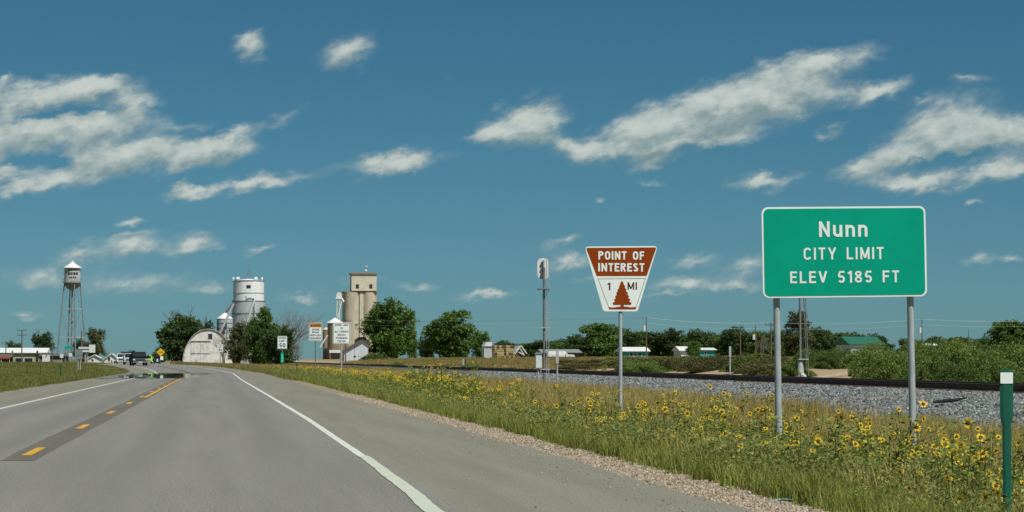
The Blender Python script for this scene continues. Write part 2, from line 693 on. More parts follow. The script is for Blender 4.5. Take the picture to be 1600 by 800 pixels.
# ------------------------------------------------------------------ road
def asphalt(name, base, base2, grit, wheel):
    m = bpy.data.materials.new(name)
    m.use_nodes = True
    N = NT(m.node_tree)
    b = m.node_tree.nodes['Principled BSDF']
    b.inputs['Specular IOR Level'].default_value = 0.25
    pos = N.node('ShaderNodeNewGeometry').outputs['Position']
    big = N.ramp(N.noise(pos, 0.18, 4, 0.6), 0.3, 0.7)
    mp = N.node('ShaderNodeMapping')
    N.l.new(pos, mp.inputs[0])
    mp.inputs['Scale'].default_value = (1.4, 0.06, 1)
    streak = N.ramp(N.noise(mp.outputs[0], 1.0, 5, 0.6), 0.35, 0.65)
    fine = N.ramp(N.noise(pos, 42.0, 4, 0.75), 0.34, 0.66)
    mg = N.node('ShaderNodeMapping')
    N.l.new(pos, mg.inputs[0])
    mg.inputs['Scale'].default_value = (9.0, 1.1, 1)
    grain = N.ramp(N.noise(mg.outputs[0], 2.2, 6, 0.8), 0.25, 0.75, False)
    c = N.mix(big, base, base2)
    c = N.mix(N.math('MULTIPLY', grain, 0.72), c, tuple(x * 0.55 for x in base))
    grain2 = N.ramp(N.noise(mg.outputs[0], 7.5, 4, 0.8), 0.3, 0.7, False)
    c = N.mix(N.math('MULTIPLY', grain2, 0.5), c, tuple(x * 0.5 for x in base))
    c = N.mix(0.46, c, tuple(min(x * 1.9, 0.6) for x in base))
    c = N.mix(N.math('MULTIPLY', streak, 0.35), c, tuple(x * 0.72 for x in base))
    c = N.mix(N.math('MULTIPLY', fine, grit), c, tuple(x * 0.38 for x in base))
    vor = N.node('ShaderNodeTexVoronoi')
    N.l.new(pos, vor.inputs['Vector'])
    vor.inputs['Scale'].default_value = 38.0
    chips = N.math('MULTIPLY', N.ramp(vor.outputs['Distance'], 0.16, 0.06), N.ramp(N.noise(pos, 9.0, 2), 0.5, 0.62))
    c = N.mix(N.math('MULTIPLY', chips, grit), c, (0.42, 0.40, 0.36))
    if wheel:
        at = N.node('ShaderNodeAttribute')
        at.attribute_name = 'u'
        tot = None
        for w in (-4.7, -3.1, -0.95, 0.85):
            d = N.ramp(N.math('ABSOLUTE', N.math('SUBTRACT', at.outputs['Fac'], w)), 0.55, 0.05)
            tot = d if tot is None else N.math('ADD', tot, d)
        c = N.mix(N.math('MULTIPLY', tot, 0.34), c, tuple(x * 0.62 for x in base))
    N.l.new(c, b.inputs['Base Color'])
    N.l.new(N.math('ADD', N.math('MULTIPLY', fine, 0.15), 0.75), b.inputs['Roughness'])
    bp = N.node('ShaderNodeBump')
    bp.inputs['Strength'].default_value = 0.35
    bp.inputs['Distance'].default_value = 0.008
    N.l.new(N.noise(pos, 55.0, 3, 0.7), bp.inputs['Height'])
    N.l.new(bp.outputs[0], b.inputs['Normal'])
    return m


LANE = asphalt("lane_asphalt", (0.232, 0.231, 0.203), (0.272, 0.271, 0.240), 0.9, True)
SHOULDER = asphalt("shoulder_asphalt", (0.206, 0.203, 0.157), (0.236, 0.232, 0.182), 0.6, False)
ry = np.concatenate([np.arange(-40, 130, 0.5), np.arange(130, 460, 3.0), np.arange(460, 1500, 20)])


def road_z(dz):
    return lambda U, Y: rise(Y) + dz + 0 * U


lane = grid_sheet('road', np.linspace(-5.65, 2.05, 15), ry, road_z(0.0), LANE, xf=lambda U, Y: U + curve(Y))
tag(lane, kind='structure')


def ragged(u0, u1, s, amp):
    def xf(U, Y):
        j = amp * (np.sin(Y * 1.9 + s) * 0.4 + np.sin(Y * 5.3 + 2 * s) * 0.3 + np.sin(Y * 0.43 + s) * 0.7 + np.sin(Y * 13.7) * 0.2)
        return U + curve(Y) + np.where(np.abs(U - u1) < 1e-6, j, 0.0)
    return xf


sh_r = grid_sheet('road_shoulder', [2.05, 3.0, 4.1, 4.42], ry, road_z(-0.002), SHOULDER, xf=ragged(2.05, 4.42, 0.7, 0.06))
sh_l = grid_sheet('road_shoulder', [-8.2, -7.4, -6.5, -5.65], ry, road_z(-0.002), SHOULDER, xf=ragged(-5.65, -8.2, 2.1, 0.12))
for o in (sh_r, sh_l):
    tag(o, kind='structure')
GRAVEL = mat("gravel_verge", (0.33, 0.275, 0.19), 0.95, (0.19, 0.155, 0.105), scale=30, detail=5, coord='World', bump=0.8, bscale=45, spec=0.1)
gv = grid_sheet('gravel_verge', [4.2, 4.5, 4.8, 5.05, 5.25], ry, lambda U, Y: rise(Y) - 0.02 - 0.035 * (U - 4.3) + 0.012 * np.sin(Y * 7.1 + U * 9), GRAVEL,
                xf=ragged(4.2, 5.25, 1.4, 0.12))
tag(gv, kind='structure')


def paint(name, col, wear, worn=None):
    m = bpy.data.materials.new(name)
    m.use_nodes = True
    N = NT(m.node_tree)
    b = m.node_tree.nodes['Principled BSDF']
    b.inputs['Roughness'].default_value = 0.6
    pos = N.node('ShaderNodeNewGeometry').outputs['Position']
    f = N.ramp(N.noise(pos, 14.0, 6, 0.7), wear, wear + 0.1)
    g = N.ramp(N.noise(pos, 2.2, 4, 0.6), 0.3, 0.7)
    c = N.mix(N.math('MULTIPLY', g, 0.3), col, tuple(x * 0.7 for x in col))
    N.l.new(N.mix(f, c, worn or (0.2, 0.19, 0.17)), b.inputs['Base Color'])
    return m


WHITE_P = paint("white_road_paint", (0.62, 0.65, 0.58), 0.66)
WHITE_OLD = paint("greenish_white_road_paint", (0.52, 0.57, 0.45), 0.62)
YELLOW_P = paint("yellow_road_paint", (0.62, 0.34, 0.03), 0.62)
SEAL = asphalt("dark_seal_strip", (0.135, 0.129, 0.104), (0.165, 0.158, 0.13), 0.7, False)


def stripe(name, pts, m, dz, par=lane, wig=0.0):
    """painted stripe through (y, u, width) points"""
    yy = np.arange(pts[0][0], pts[-1][0] + 1e-6, 0.4 if pts[-1][0] - pts[0][0] < 320 else 1.5)
    cu = np.interp(yy, [p[0] for p in pts], [p[1] for p in pts]) + wig * (np.sin(yy * 0.9) + 0.6 * np.sin(yy * 2.3 + 1))
    hw = np.interp(yy, [p[0] for p in pts], [p[2] for p in pts]) / 2
    e1 = hw * (1 + 0.05 * np.sin(yy * 6.1) + 0.04 * np.sin(yy * 17.0))
    e2 = hw * (1 + 0.05 * np.sin(yy * 7.7 + 1) + 0.04 * np.sin(yy * 15.0))
    z = rise(yy) + dz
    x = cu + curve(yy)
    V = np.concatenate([np.stack([x - e1, yy, z], -1), np.stack([x + e2, yy, z], -1)])
    n = len(yy)
    i = np.arange(n - 1)
    F = np.stack([i, i + n, i + n + 1, i + 1], -1)
    me = np_mesh(name, V, F, m)
    o = bpy.data.objects.new(name, me)
    COL.objects.link(o)
    o.parent = par
    return o


stripe('seal_strip', [(30.3, -2.42, 0.40), (33, -2.43, 0.44), (80, -2.38, 0.50), (700, -2.3, 0.50)], SEAL, 0.004)
stripe('edge_line', [(30.6, 1.90, 0.115), (50, 1.945, 0.12), (84, 1.87, 0.12), (150, 1.66, 0.12), (230, 1.66, 0.13), (900, 1.7, 0.13)], WHITE_P, 0.004)
stripe('edge_line', [(14, 1.68, 0.17), (17, 1.78, 0.165), (20, 1.80, 0.16), (23, 1.845, 0.15), (26, 1.88, 0.145), (31.3, 1.915, 0.135)], WHITE_OLD, 0.007, wig=0.006)
stripe('edge_line', [(20, -5.43, 0.12), (900, -5.43, 0.14)], WHITE_P, 0.004)
stripe('centre_line', [(80, -2.27, 0.11), (176, -2.2, 0.13)], YELLOW_P, 0.008)
for k in range(9):
    y0 = 31.9 + 12.2 * k
    stripe('centre_dash', [(y0, -2.43, 0.13), (y0 + 3.05, -2.43, 0.13)], YELLOW_P, 0.008)


# glossy sheet added over dry asphalt to imitate the reflection of a heat mirage
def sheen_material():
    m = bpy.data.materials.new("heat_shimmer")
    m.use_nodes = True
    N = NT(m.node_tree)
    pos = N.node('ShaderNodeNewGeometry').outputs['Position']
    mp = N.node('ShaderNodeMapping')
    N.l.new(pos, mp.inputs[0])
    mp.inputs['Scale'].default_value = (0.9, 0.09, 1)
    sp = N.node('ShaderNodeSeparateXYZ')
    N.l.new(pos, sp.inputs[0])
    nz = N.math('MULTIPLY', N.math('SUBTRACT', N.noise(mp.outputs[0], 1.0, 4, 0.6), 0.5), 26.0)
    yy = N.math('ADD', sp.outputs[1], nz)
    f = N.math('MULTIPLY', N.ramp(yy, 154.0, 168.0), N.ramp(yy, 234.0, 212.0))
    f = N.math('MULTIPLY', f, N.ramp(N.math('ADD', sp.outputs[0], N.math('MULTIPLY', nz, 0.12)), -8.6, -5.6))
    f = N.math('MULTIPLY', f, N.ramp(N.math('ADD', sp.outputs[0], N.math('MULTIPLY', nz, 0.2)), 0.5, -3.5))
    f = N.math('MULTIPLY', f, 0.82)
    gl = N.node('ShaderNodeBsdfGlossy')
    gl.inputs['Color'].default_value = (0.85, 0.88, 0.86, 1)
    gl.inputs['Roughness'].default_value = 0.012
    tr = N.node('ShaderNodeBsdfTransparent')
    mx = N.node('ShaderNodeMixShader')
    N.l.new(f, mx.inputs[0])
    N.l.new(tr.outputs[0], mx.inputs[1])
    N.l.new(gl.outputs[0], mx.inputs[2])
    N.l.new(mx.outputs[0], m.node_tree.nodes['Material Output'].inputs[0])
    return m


sheen = grid_sheet('mirage_mirror_sheet', [-8.0, -4, 0, 3, 5.0], np.arange(146, 238, 4.0), lambda U, Y: 0.014 + 0 * U, sheen_material(), attr=False,
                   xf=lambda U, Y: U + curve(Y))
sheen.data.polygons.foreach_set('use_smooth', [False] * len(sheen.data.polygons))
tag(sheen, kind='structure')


# ------------------------------------------------------------------ scattering
def scatter(name, protos, pts, rot, scl, idx, label, cat, spare=None):
    """one object of kind stuff: prototypes instanced on points"""
    me = bpy.data.meshes.new(name)
    pts = np.asarray(pts, dtype=np.float32)
    n = len(pts)
    me.vertices.add(n)
    me.vertices.foreach_set('co', pts.ravel())
    rot = np.asarray(rot, dtype=np.float32)
    if rot.ndim == 1:
        rot = np.stack([np.zeros(n), np.zeros(n), rot], -1).astype(np.float32)
    a = me.attributes.new('rot', 'FLOAT_VECTOR', 'POINT')
    a.data.foreach_set('vector', rot.ravel())
    a = me.attributes.new('scl', 'FLOAT', 'POINT')
    a.data.foreach_set('value', np.asarray(scl, dtype=np.float32))
    a = me.attributes.new('idx', 'INT', 'POINT')
    a.data.foreach_set('value', np.asarray(idx, dtype=np.int32))
    o = bpy.data.objects.new(name, me)
    COL.objects.link(o)
    col = bpy.data.collections.new(name + "_pieces")
    for i, p in enumerate(protos):
        po = bpy.data.objects.new("%s_piece_%02d" % (name, i), p)
        col.objects.link(po)
    g = bpy.data.node_groups.new(name + "_scatter", 'GeometryNodeTree')
    g.interface.new_socket("Geometry", in_out='INPUT', socket_type='NodeSocketGeometry')
    g.interface.new_socket("Geometry", in_out='OUTPUT', socket_type='NodeSocketGeometry')
    N = NT(g)
    gi = N.node('NodeGroupInput')
    go = N.node('NodeGroupOutput')
    ci = N.node('GeometryNodeCollectionInfo')
    ci.inputs['Collection'].default_value = col
    ci.inputs['Separate Children'].default_value = True
    ci.inputs['Reset Children'].default_value = True

    def attr(nm, typ):
        nd = N.node('GeometryNodeInputNamedAttribute')
        nd.data_type = typ
        nd.inputs['Name'].default_value = nm
        return [s for s in nd.outputs if s.enabled and s.name == 'Attribute'][0]
    e2r = N.node('FunctionNodeEulerToRotation')
    N.l.new(attr('rot', 'FLOAT_VECTOR'), e2r.inputs[0])
    ip = N.node('GeometryNodeInstanceOnPoints')
    N.l.new(gi.outputs[0], ip.inputs['Points'])
    N.l.new(ci.outputs[0], ip.inputs['Instance'])
    ip.inputs['Pick Instance'].default_value = True
    N.l.new(attr('idx', 'INT'), ip.inputs['Instance Index'])
    N.l.new(e2r.outputs[0], ip.inputs['Rotation'])
    N.l.new(attr('scl', 'FLOAT'), ip.inputs['Scale'])
    N.l.new(ip.outputs[0], go.inputs[0])
    md = o.modifiers.new("scatter", 'NODES')
    md.node_group = g
    return tag(o, label, cat, kind='stuff')


def zone(n, u0, u1, y0, y1, power=1.0, margin=1.5, dens=None):
    """points in road coordinates inside the view wedge (with a margin), denser near the camera"""
    n2 = int(n * 1.0)
    out_u, out_y = [], []
    tot = 0
    for _ in range(60):
        k = max(2000, n2)
        t = rng.random(k)
        if power == 1.0:
            y = y0 * (y1 / y0) ** t
        else:
            e = 1 - power
            y = (y0 ** e + t * (y1 ** e - y0 ** e)) ** (1 / e)
        u = u0 + (u1 - u0) * rng.random(k)
        x = u_to_x(u, y)
        ok = (x < 0.337 * y + margin + 0.02 * y) & (x > -0.0895 * y - margin - 0.02 * y)
        if dens is not None:
            ok &= rng.random(k) < dens(u, y)
        out_u.append(u[ok])
        out_y.append(y[ok])
        tot += ok.sum()
        if tot >= n2:
            break
    u = np.concatenate(out_u)[:n2]
    y = np.concatenate(out_y)[:n2]
    return u, y, np.stack([u_to_x(u, y), y, ground_u(u, y)], -1)


def patchy(u, y, s, seed):
    return 0.5 + 0.25 * (np.sin(u * 1.3 * s + seed) + np.sin(y * 0.41 * s + 2 * seed) * 0.8 + np.sin((u + y) * 0.9 * s + 3 * seed) * 0.7)


# ---- plant pieces
def quads_at(C, T, B, hw, hl):
    """diamond leaves: centre C, long axis T, cross axis B"""
    V = np.stack([C - T * hl[:, None], C + B * hw[:, None], C + T * hl[:, None], C - B * hw[:, None]], 1).reshape(-1, 3)
    F = np.arange(len(V)).reshape(-1, 4)
    return V, F


def unit(a):
    return a / (np.linalg.norm(a, axis=1, keepdims=True) + 1e-9)


def blade_clump(seed, n, spread, h0, h1, w, lean, bend):
    r = np.random.default_rng(seed)
    a = r.random(n) * 2 * np.pi
    rad = spread * np.sqrt(r.random(n))
    base = np.stack([rad * np.cos(a), rad * np.sin(a), np.full(n, -0.04)], -1)
    h = h0 + (h1 - h0) * r.random(n)
    la = r.random(n) * 2 * np.pi
    ln = lean * r.random(n)
    d = np.stack([np.cos(la) * ln, np.sin(la) * ln, np.ones(n)], -1)
    wd = np.stack([-np.sin(la + r.normal(0, .6, n)), np.cos(la), np.zeros(n)], -1)
    wd = unit(wd)
    mid = base + d * (h * 0.55)[:, None]
    tip = base + d * h[:, None] + np.stack([np.cos(la), np.sin(la), -0.5 * np.ones(n)], -1) * (h * bend * r.random(n))[:, None]
    w2 = (w * (0.7 + 0.6 * r.random(n)))[:, None]
    V = np.stack([base - wd * w2, base + wd * w2, mid - wd * w2 * .8, mid + wd * w2 * .8, tip - wd * w2 * .15, tip + wd * w2 * .15], 1).reshape(-1, 3)
    i = np.arange(n)[:, None] * 6
    F = np.concatenate([i + np.array([[0, 1, 3, 2]]), i + np.array([[2, 3, 5, 4]])])
    return V, F


def merge(parts):
    Vs, Fs, o = [], [], 0
    for V, F in parts:
        Vs.append(V)
        Fs.append(F + o)
        o += len(V)
    return np.concatenate(Vs), np.concatenate(Fs)


def weed_clump(seed, stems, spread, h0, h1, leaves, ls):
    r = np.random.default_rng(seed)
    parts = [blade_clump(seed + 1, stems, spread, h0, h1, 0.004, 0.35, 0.1)]
    n = stems * leaves
    a = r.random(n) * 2 * np.pi
    t = r.random(n) ** 0.8
    rad = spread * (0.4 + 0.9 * t) * np.sqrt(r.random(n))
    C = np.stack([rad * np.cos(a), rad * np.sin(a), t * (h0 + (h1 - h0) * r.random(n))], -1)
    T = unit(np.stack([np.cos(a), np.sin(a), r.normal(0.25, 0.5, n)], -1))
    B = unit(np.cross(T, unit(r.normal(0, 1, (n, 3)) + np.array([0, 0, 1.2]))))
    s = ls * (0.6 + 0.8 * r.random(n))
    parts.append(quads_at(C, T, B, s * 0.42, s))
    return merge(parts)


GREEN_G = leaf_mat("green_grass", (0.195, 0.235, 0.042), (0.38, 0.405, 0.09), 0.5, 0.35, 0.22, hue2=(0.215, 0.235, 0.060))
WEED_G = leaf_mat("weed_leaf", (0.10, 0.155, 0.040), (0.31, 0.37, 0.095), 0.9, 0.36, 0.34, hue2=(0.33, 0.31, 0.085))
DRY_G = leaf_mat("dry_grass", (0.36, 0.285, 0.08), (0.58, 0.475, 0.175), 0.4, 0.25, 0.2, hue2=(0.22, 0.20, 0.07))
GOLD_G = leaf_mat("golden_grass", (0.20, 0.165, 0.05), (0.42, 0.32, 0.105), 0.06, 0.2, 0.18, hue2=(0.17, 0.16, 0.055))
VERGE_G = leaf_mat("verge_grass", (0.115, 0.145, 0.034), (0.255, 0.275, 0.07), 0.2, 0.25, 0.25, hue2=(0.21, 0.17, 0.06))

green_p = [np_mesh("green_clump", *blade_clump(20 + i, 34, 0.13, 0.12, 0.34, 0.0045, 0.45, 0.35), GREEN_G) for i in range(4)]
weed_p = [np_mesh("weed_clump", *weed_clump(40 + i, 11, 0.16, 0.12, 0.36, 14, 0.017), WEED_G) for i in range(4)]
dry_p = [np_mesh("dry_clump", *blade_clump(60 + i, 34, 0.16, 0.2, 0.48, 0.004, 0.4, 0.25), DRY_G) for i in range(4)]
gold_p = [np_mesh("gold_clump", *blade_clump(80 + i, 50, 0.45, 0.25, 0.6, 0.012, 0.4, 0.25), GOLD_G) for i in range(3)]
verge_p = [np_mesh("verge_clump", *blade_clump(90 + i, 40, 0.35, 0.15, 0.42, 0.010, 0.5, 0.3), VERGE_G) for i in range(3)]


def put_grass(name, protos, n, u0, u1, y0, y1, s0, s1, label, cat, power=1.0, dens=None, far=0.0, margin=1.5):
    u, y, P = zone(n, u0, u1, y0, y1, power, margin, dens)
    k = len(P)
    s = np.where(y < 21, 0.75, 1.0) * (s0 + (s1 - s0) * rng.random(k)) * (1 + far * np.clip((y - 60) / 100, 0, 2.5))
    return scatter(name, protos, P, rng.random(k) * 6.283, s, rng.integers(0, len(protos), k), label, cat)


put_grass('roadside_grass', green_p, 16000, 5.2, 9.6, 15, 260, 0.6, 1.15, "green roadside grass growing thick along the gravel edge", "grass",
          power=1.35, dens=lambda u, y: np.clip(1.15 - 0.18 * (u - 5.0), 0.15, 1) * (0.5 + 0.8 * patchy(u, y, 1, 3.0)) * np.where(u < 5.45 + 0.15 * np.sin(y * 1.7), 0.35, 1), far=0.35)
put_grass('roadside_weeds', weed_p, 13500, 5.5, 9.8, 15, 240, 0.45, 1.4, "leafy green weeds among the roadside sunflowers", "weeds",
          power=1.35, dens=lambda u, y: np.clip(patchy(u, y, 0.8, 1.0) * 2.0 - 0.35, 0.06, 1) * (0.25 + 0.75 * sstep(18.5, 21, y)) * sstep(5.3, 6.0, u + 0.35 * np.sin(y * 0.8)) * (1 - 0.75 * sstep(8.6, 9.8, u)), far=0.35)
put_grass('dry_grass', dry_p, 15000, 8.0, 15.3, 20, 330, 0.6, 1.15, "dry straw coloured grass between sunflowers and ballast", "dry grass",
          power=1.2, dens=lambda u, y: sstep(7.6, 9.6, u) * (0.55 + 0.6 * patchy(u, y, 0.6, 5.0)), far=0.3)
put_grass('tall_dry_grass', dry_p, 5000, 11.0, 15.6, 56, 230, 1.1, 1.7, "tall golden grass along the foot of the ballast bank", "dry grass",
          power=1.0, dens=lambda u, y: sstep(52, 66, y) * (0.4 + 0.8 * patchy(u, y, 0.5, 7.0)), far=0.25)
put_grass('dry_roadside_grass', dry_p, 3400, 5.8, 9.2, 15, 150, 0.5, 1.2, "scattered dry stalks in the green roadside grass", "dry grass", power=1.35)
put_grass('ballast_edge_grass', green_p, 1500, 12.5, 15.9, 50, 140, 0.7, 1.3, "tall green grass along the foot of the ballast", "grass",
          power=1.0, dens=lambda u, y: np.clip(patchy(u, y, 0.5, 9.0) * 2 - 0.9, 0, 1), far=0.3)
put_grass('verge_grass', verge_p, 20000, -75, -8.1, 40, 560, 0.35, 0.75, "green and olive grass on the verge across the road", "grass",
          power=1.0, dens=lambda u, y: 0.3 + 0.7 * patchy(u, y, 0.3, 2.0), far=0.05, margin=16)
put_grass('golden_field', gold_p, 17000, 26.5, 110, 90, 520, 0.4, 0.75, "golden dry grass field rising beyond the railway track", "dry grass",
          power=1.0, dens=lambda u, y: sstep(150, 190, y + 0.9 * (u - 27)), far=0.08, margin=10)
put_grass('far_right_verge', gold_p, 4500, 4.8, 18.5, 235, 620, 0.4, 0.75, "yellowing grass beside the road bend and the track", "dry grass", power=1.0, far=0.2)
put_grass('far_green_verge', verge_p, 2500, 4.6, 12, 150, 520, 0.5, 0.9, "green grass edging the far road shoulder", "grass", power=1.0, far=0.2)


# ---- stones
def stone_mesh(name, seed, m):
    r = np.random.default_rng(seed)
    t = (1 + 5 ** 0.5) / 2
    V = np.array([(-1, t, 0), (1, t, 0), (-1, -t, 0), (1, -t, 0), (0, -1, t), (0, 1, t), (0, -1, -t), (0, 1, -t), (t, 0, -1), (t, 0, 1), (-t, 0, -1), (-t, 0, 1)]) / 1.9
    F = np.array([(0, 11, 5), (0, 5, 1), (0, 1, 7), (0, 7, 10), (0, 10, 11), (1, 5, 9), (5, 11, 4), (11, 10, 2), (10, 7, 6), (7, 1, 8),
                  (3, 9, 4), (3, 4, 2), (3, 2, 6), (3, 6, 8), (3, 8, 9), (4, 9, 5), (2, 4, 11), (6, 2, 10), (8, 6, 7), (9, 8, 1)])
    V = V * (0.75 + 0.5 * r.random((12, 1))) * np.array([1.15, 0.95, 0.7])
    return np_mesh(name, V, F, m)


def stone_mat(name, cols, rough=0.85):
    m = bpy.data.materials.new(name)
    m.use_nodes = True
    N = NT(m.node_tree)
    b = m.node_tree.nodes['Principled BSDF']
    b.inputs['Roughness'].default_value = rough
    b.inputs['Specular IOR Level'].default_value = 0.3
    oi = N.node('ShaderNodeObjectInfo')
    cr = N.node('ShaderNodeValToRGB')
    cr.color_ramp.interpolation = 'LINEAR'
    els = cr.color_ramp.elements
    els[0].color = c4(cols[0])
    els[1].color = c4(cols[-1])
    for i, c in enumerate(cols[1:-1]):
        e = els.new((i + 1) / (len(cols) - 1))
        e.color = c4(c)
    N.l.new(oi.outputs['Random'], cr.inputs[0])
    N.l.new(cr.outputs[0], b.inputs['Base Color'])
    return m


PEB = stone_mat("pebble", [(0.13, 0.10, 0.07), (0.27, 0.22, 0.155), (0.36, 0.295, 0.205), (0.30, 0.255, 0.195), (0.50, 0.44, 0.34)])
BAL = stone_mat("ballast_stone", [(0.04, 0.050, 0.050), (0.105, 0.130, 0.130), (0.155, 0.188, 0.188), (0.21, 0.243, 0.24), (0.13, 0.12, 0.105), (0.37, 0.39, 0.37)])
peb_p = [stone_mesh("pebble", 200 + i, PEB) for i in range(3)]
BAL_B = stone_mat("dusty_ballast_stone", [(0.07, 0.062, 0.05), (0.14, 0.125, 0.10), (0.20, 0.18, 0.145), (0.17, 0.15, 0.115), (0.28, 0.26, 0.22)])
bal_b = [stone_mesh("dusty_ballast_stone", 240 + i, BAL_B) for i in range(4)]
bal_p = [stone_mesh("ballast_stone", 220 + i, BAL) for i in range(4)]

u, y, P = zone(17000, 4.25, 5.35, 13, 90, 1.5, 1.0, dens=lambda u, y: np.clip(np.minimum((u - 4.2) * 3.5, (5.45 - u) * 3.5), 0.06, 1))
P[:, 2] = rise(y) - 0.02 - 0.035 * (u - 4.3)
k = len(P)
scatter('gravel_stones', peb_p, P, rng.random((k, 3)) * 6.28, 0.006 + 0.014 * rng.random(k) ** 2 + 0.0001 * y, rng.integers(0, 3, k),
        "loose tan pebbles along the road shoulder edge", "gravel")
u, y, P = zone(1100, 2.2, 4.4, 13, 70, 1.3, 1.0, dens=lambda u, y: 0.12 + 0.88 * sstep(3.2, 4.4, u))
P[:, 2] = 0.002
k = len(P)
scatter('shoulder_grit', peb_p, P, rng.random((k, 3)) * 6.28, 0.004 + 0.008 * rng.random(k) ** 2, rng.integers(0, 3, k),
        "scattered grit lying on the paved shoulder", "gravel")

# ------------------------------------------------------------------ railway
NEAR_RAIL, FAR_RAIL, RAIL_Z = 20.0, 21.44, 0.62
TRACK_C = (NEAR_RAIL + FAR_RAIL) / 2
_BU = [14.6, 15.6, 18.4, 19.0, 19.45, 19.7, 21.7, 22.0, 22.6, 25.2]
_BZ = [-0.50, -0.32, 0.26, 0.375, 0.395, 0.40, 0.40, 0.395, 0.37, 0.08]


def ballast_z(U, Y):
    return np.interp(U, _BU, _BZ) + 0.02 * np.sin(U * 7 + Y * 1.7) * np.sin(Y * 0.9)


BED = mat("ballast_bed", (0.15, 0.158, 0.153), 0.95, (0.08, 0.083, 0.08), scale=14, detail=6, coord='World', bump=1.0, bscale=16, spec=0.2)
bed = grid_sheet('ballast', _BU, np.concatenate([np.arange(20, 200, 1.5), np.arange(200, 1500, 20)]), ballast_z, BED, xf=lambda U, Y: U)
tag(bed, kind='structure')
u, y, P = zone(46000, 14.9, 19.42, 40, 175, 1.35, 2.0, dens=lambda u, y: np.clip((u - 14.5) / 1.2, 0.2, 1))
P[:, 0] = u
P[:, 2] = ballast_z(u, y) - 0.005
k = len(P)
brown = rng.random(k) < np.clip(0.95 - 0.36 * (u - 15.3) - 0.1 * np.sin(y * .13), 0.06, 0.9)
scatter('ballast_stones', bal_p + bal_b, P, rng.random((k, 3)) * 6.28, (0.028 + 0.034 * rng.random(k)) * (1 + 0.25 * np.clip((y - 60) / 60, 0, 2)), rng.integers(0, 4, k) + 4 * brown,
        "grey crushed stone ballast sloping down from the railway track", "ballast")

RUST = mat("rusty_rail_steel", (0.17, 0.095, 0.06), 0.8, (0.10, 0.06, 0.04), scale=3, coord='World', spec=0.3)
SHINE = mat("polished_rail_head", (0.30, 0.28, 0.26), 0.35, (0.2, 0.18, 0.16), scale=2, coord='World', metal=0.9)
TIE = mat("creosoted_sleeper", (0.085, 0.058, 0.042), 0.9, (0.13, 0.09, 0.065), scale=5, rand=0.25, spec=0.2, stretch=(1, 8, 8))
track = thing('railway_track', "straight railway track with rusty brown rails on grey stone ballast", "railway", (TRACK_C, 0, 0))
for xr in (NEAR_RAIL - TRACK_C, FAR_RAIL - TRACK_C):
    m_ = MB()
    prof = [(-0.075, RAIL_Z - 0.17), (0.075, RAIL_Z - 0.17), (0.075, RAIL_Z - 0.155), (0.012, RAIL_Z - 0.14), (0.012, RAIL_Z - 0.04), (0.036, RAIL_Z - 0.03),
            (0.036, RAIL_Z - 0.004), (-0.036, RAIL_Z - 0.004), (-0.036, RAIL_Z - 0.03), (-0.012, RAIL_Z - 0.04), (-0.012, RAIL_Z - 0.14), (-0.075, RAIL_Z - 0.155)]
    m_.prism_y([(xr + a, b) for a, b in prof], 20, 1500)
    rl = m_.build('rail', RUST, track)
    MB().box(xr - 0.03, xr + 0.03, 20, 1500, RAIL_Z - 0.002, RAIL_Z + 0.002).build('rail_head', SHINE, rl)
tie_me = MB().box(-1.3, 1.3, -0.115, 0.115, 0.25, RAIL_Z - 0.172).mesh('sleeper', TIE)
tie_y = np.arange(46, 46 + 0.54 * 300, 0.54)
for i, yy in enumerate(tie_y):
    t_ = inst('sleeper', tie_me, track, (random.uniform(-0.03, 0.03), yy, random.uniform(-0.008, 0.004)), (0, 0, random.uniform(-0.01, 0.01)))
m_ = MB()
for yy in np.arange(tie_y[-1] + 0.54, 620, 0.54):
    m_.box(-1.3, 1.3, yy - 0.115, yy + 0.115, 0.25, RAIL_Z - 0.172)
tag(m_.build('sleeper_row', TIE, track), kind='stuff')
# ------------------------------------------------------------------ sunflowers
PETAL = leaf_mat("sunflower_petal", (0.74, 0.49, 0.008), (0.86, 0.65, 0.03), 3.0, 0.25, 0.12)
DISC = mat("sunflower_disc", (0.055, 0.026, 0.012), 0.9, (0.11, 0.055, 0.02), scale=60)
SUN_LEAF = leaf_mat("sunflower_leaf", (0.11, 0.165, 0.036), (0.31, 0.37, 0.088), 2.0, 0.25, 0.2)


def head_mesh(seed, rad):
    r = np.random.default_rng(seed)
    n = 15
    a = np.arange(n) / n * 2 * np.pi + r.normal(0, 0.08, n)
    T = np.stack([np.cos(a), np.sin(a), 0.12 + r.normal(0, 0.14, n)], -1)
    B = unit(np.stack([-np.sin(a), np.cos(a), r.normal(0, 0.2, n)], -1))
    L = rad * (0.30 + 0.06 * r.random(n))
    C = T * (rad * 0.36 + L)[:, None]
    V, F = quads_at(C, T, B, np.full(n, rad * 0.155), L)
    return np_mesh('flower_head', V, F, PETAL)


heads_m = [head_mesh(i, 0.058) for i in range(4)]
disc_m = MB().lathe([(0.010, -0.008), (0.026, 0.0), (0.022, 0.009), (0.008, 0.013)], 9).mesh('flower_centre', DISC, True)


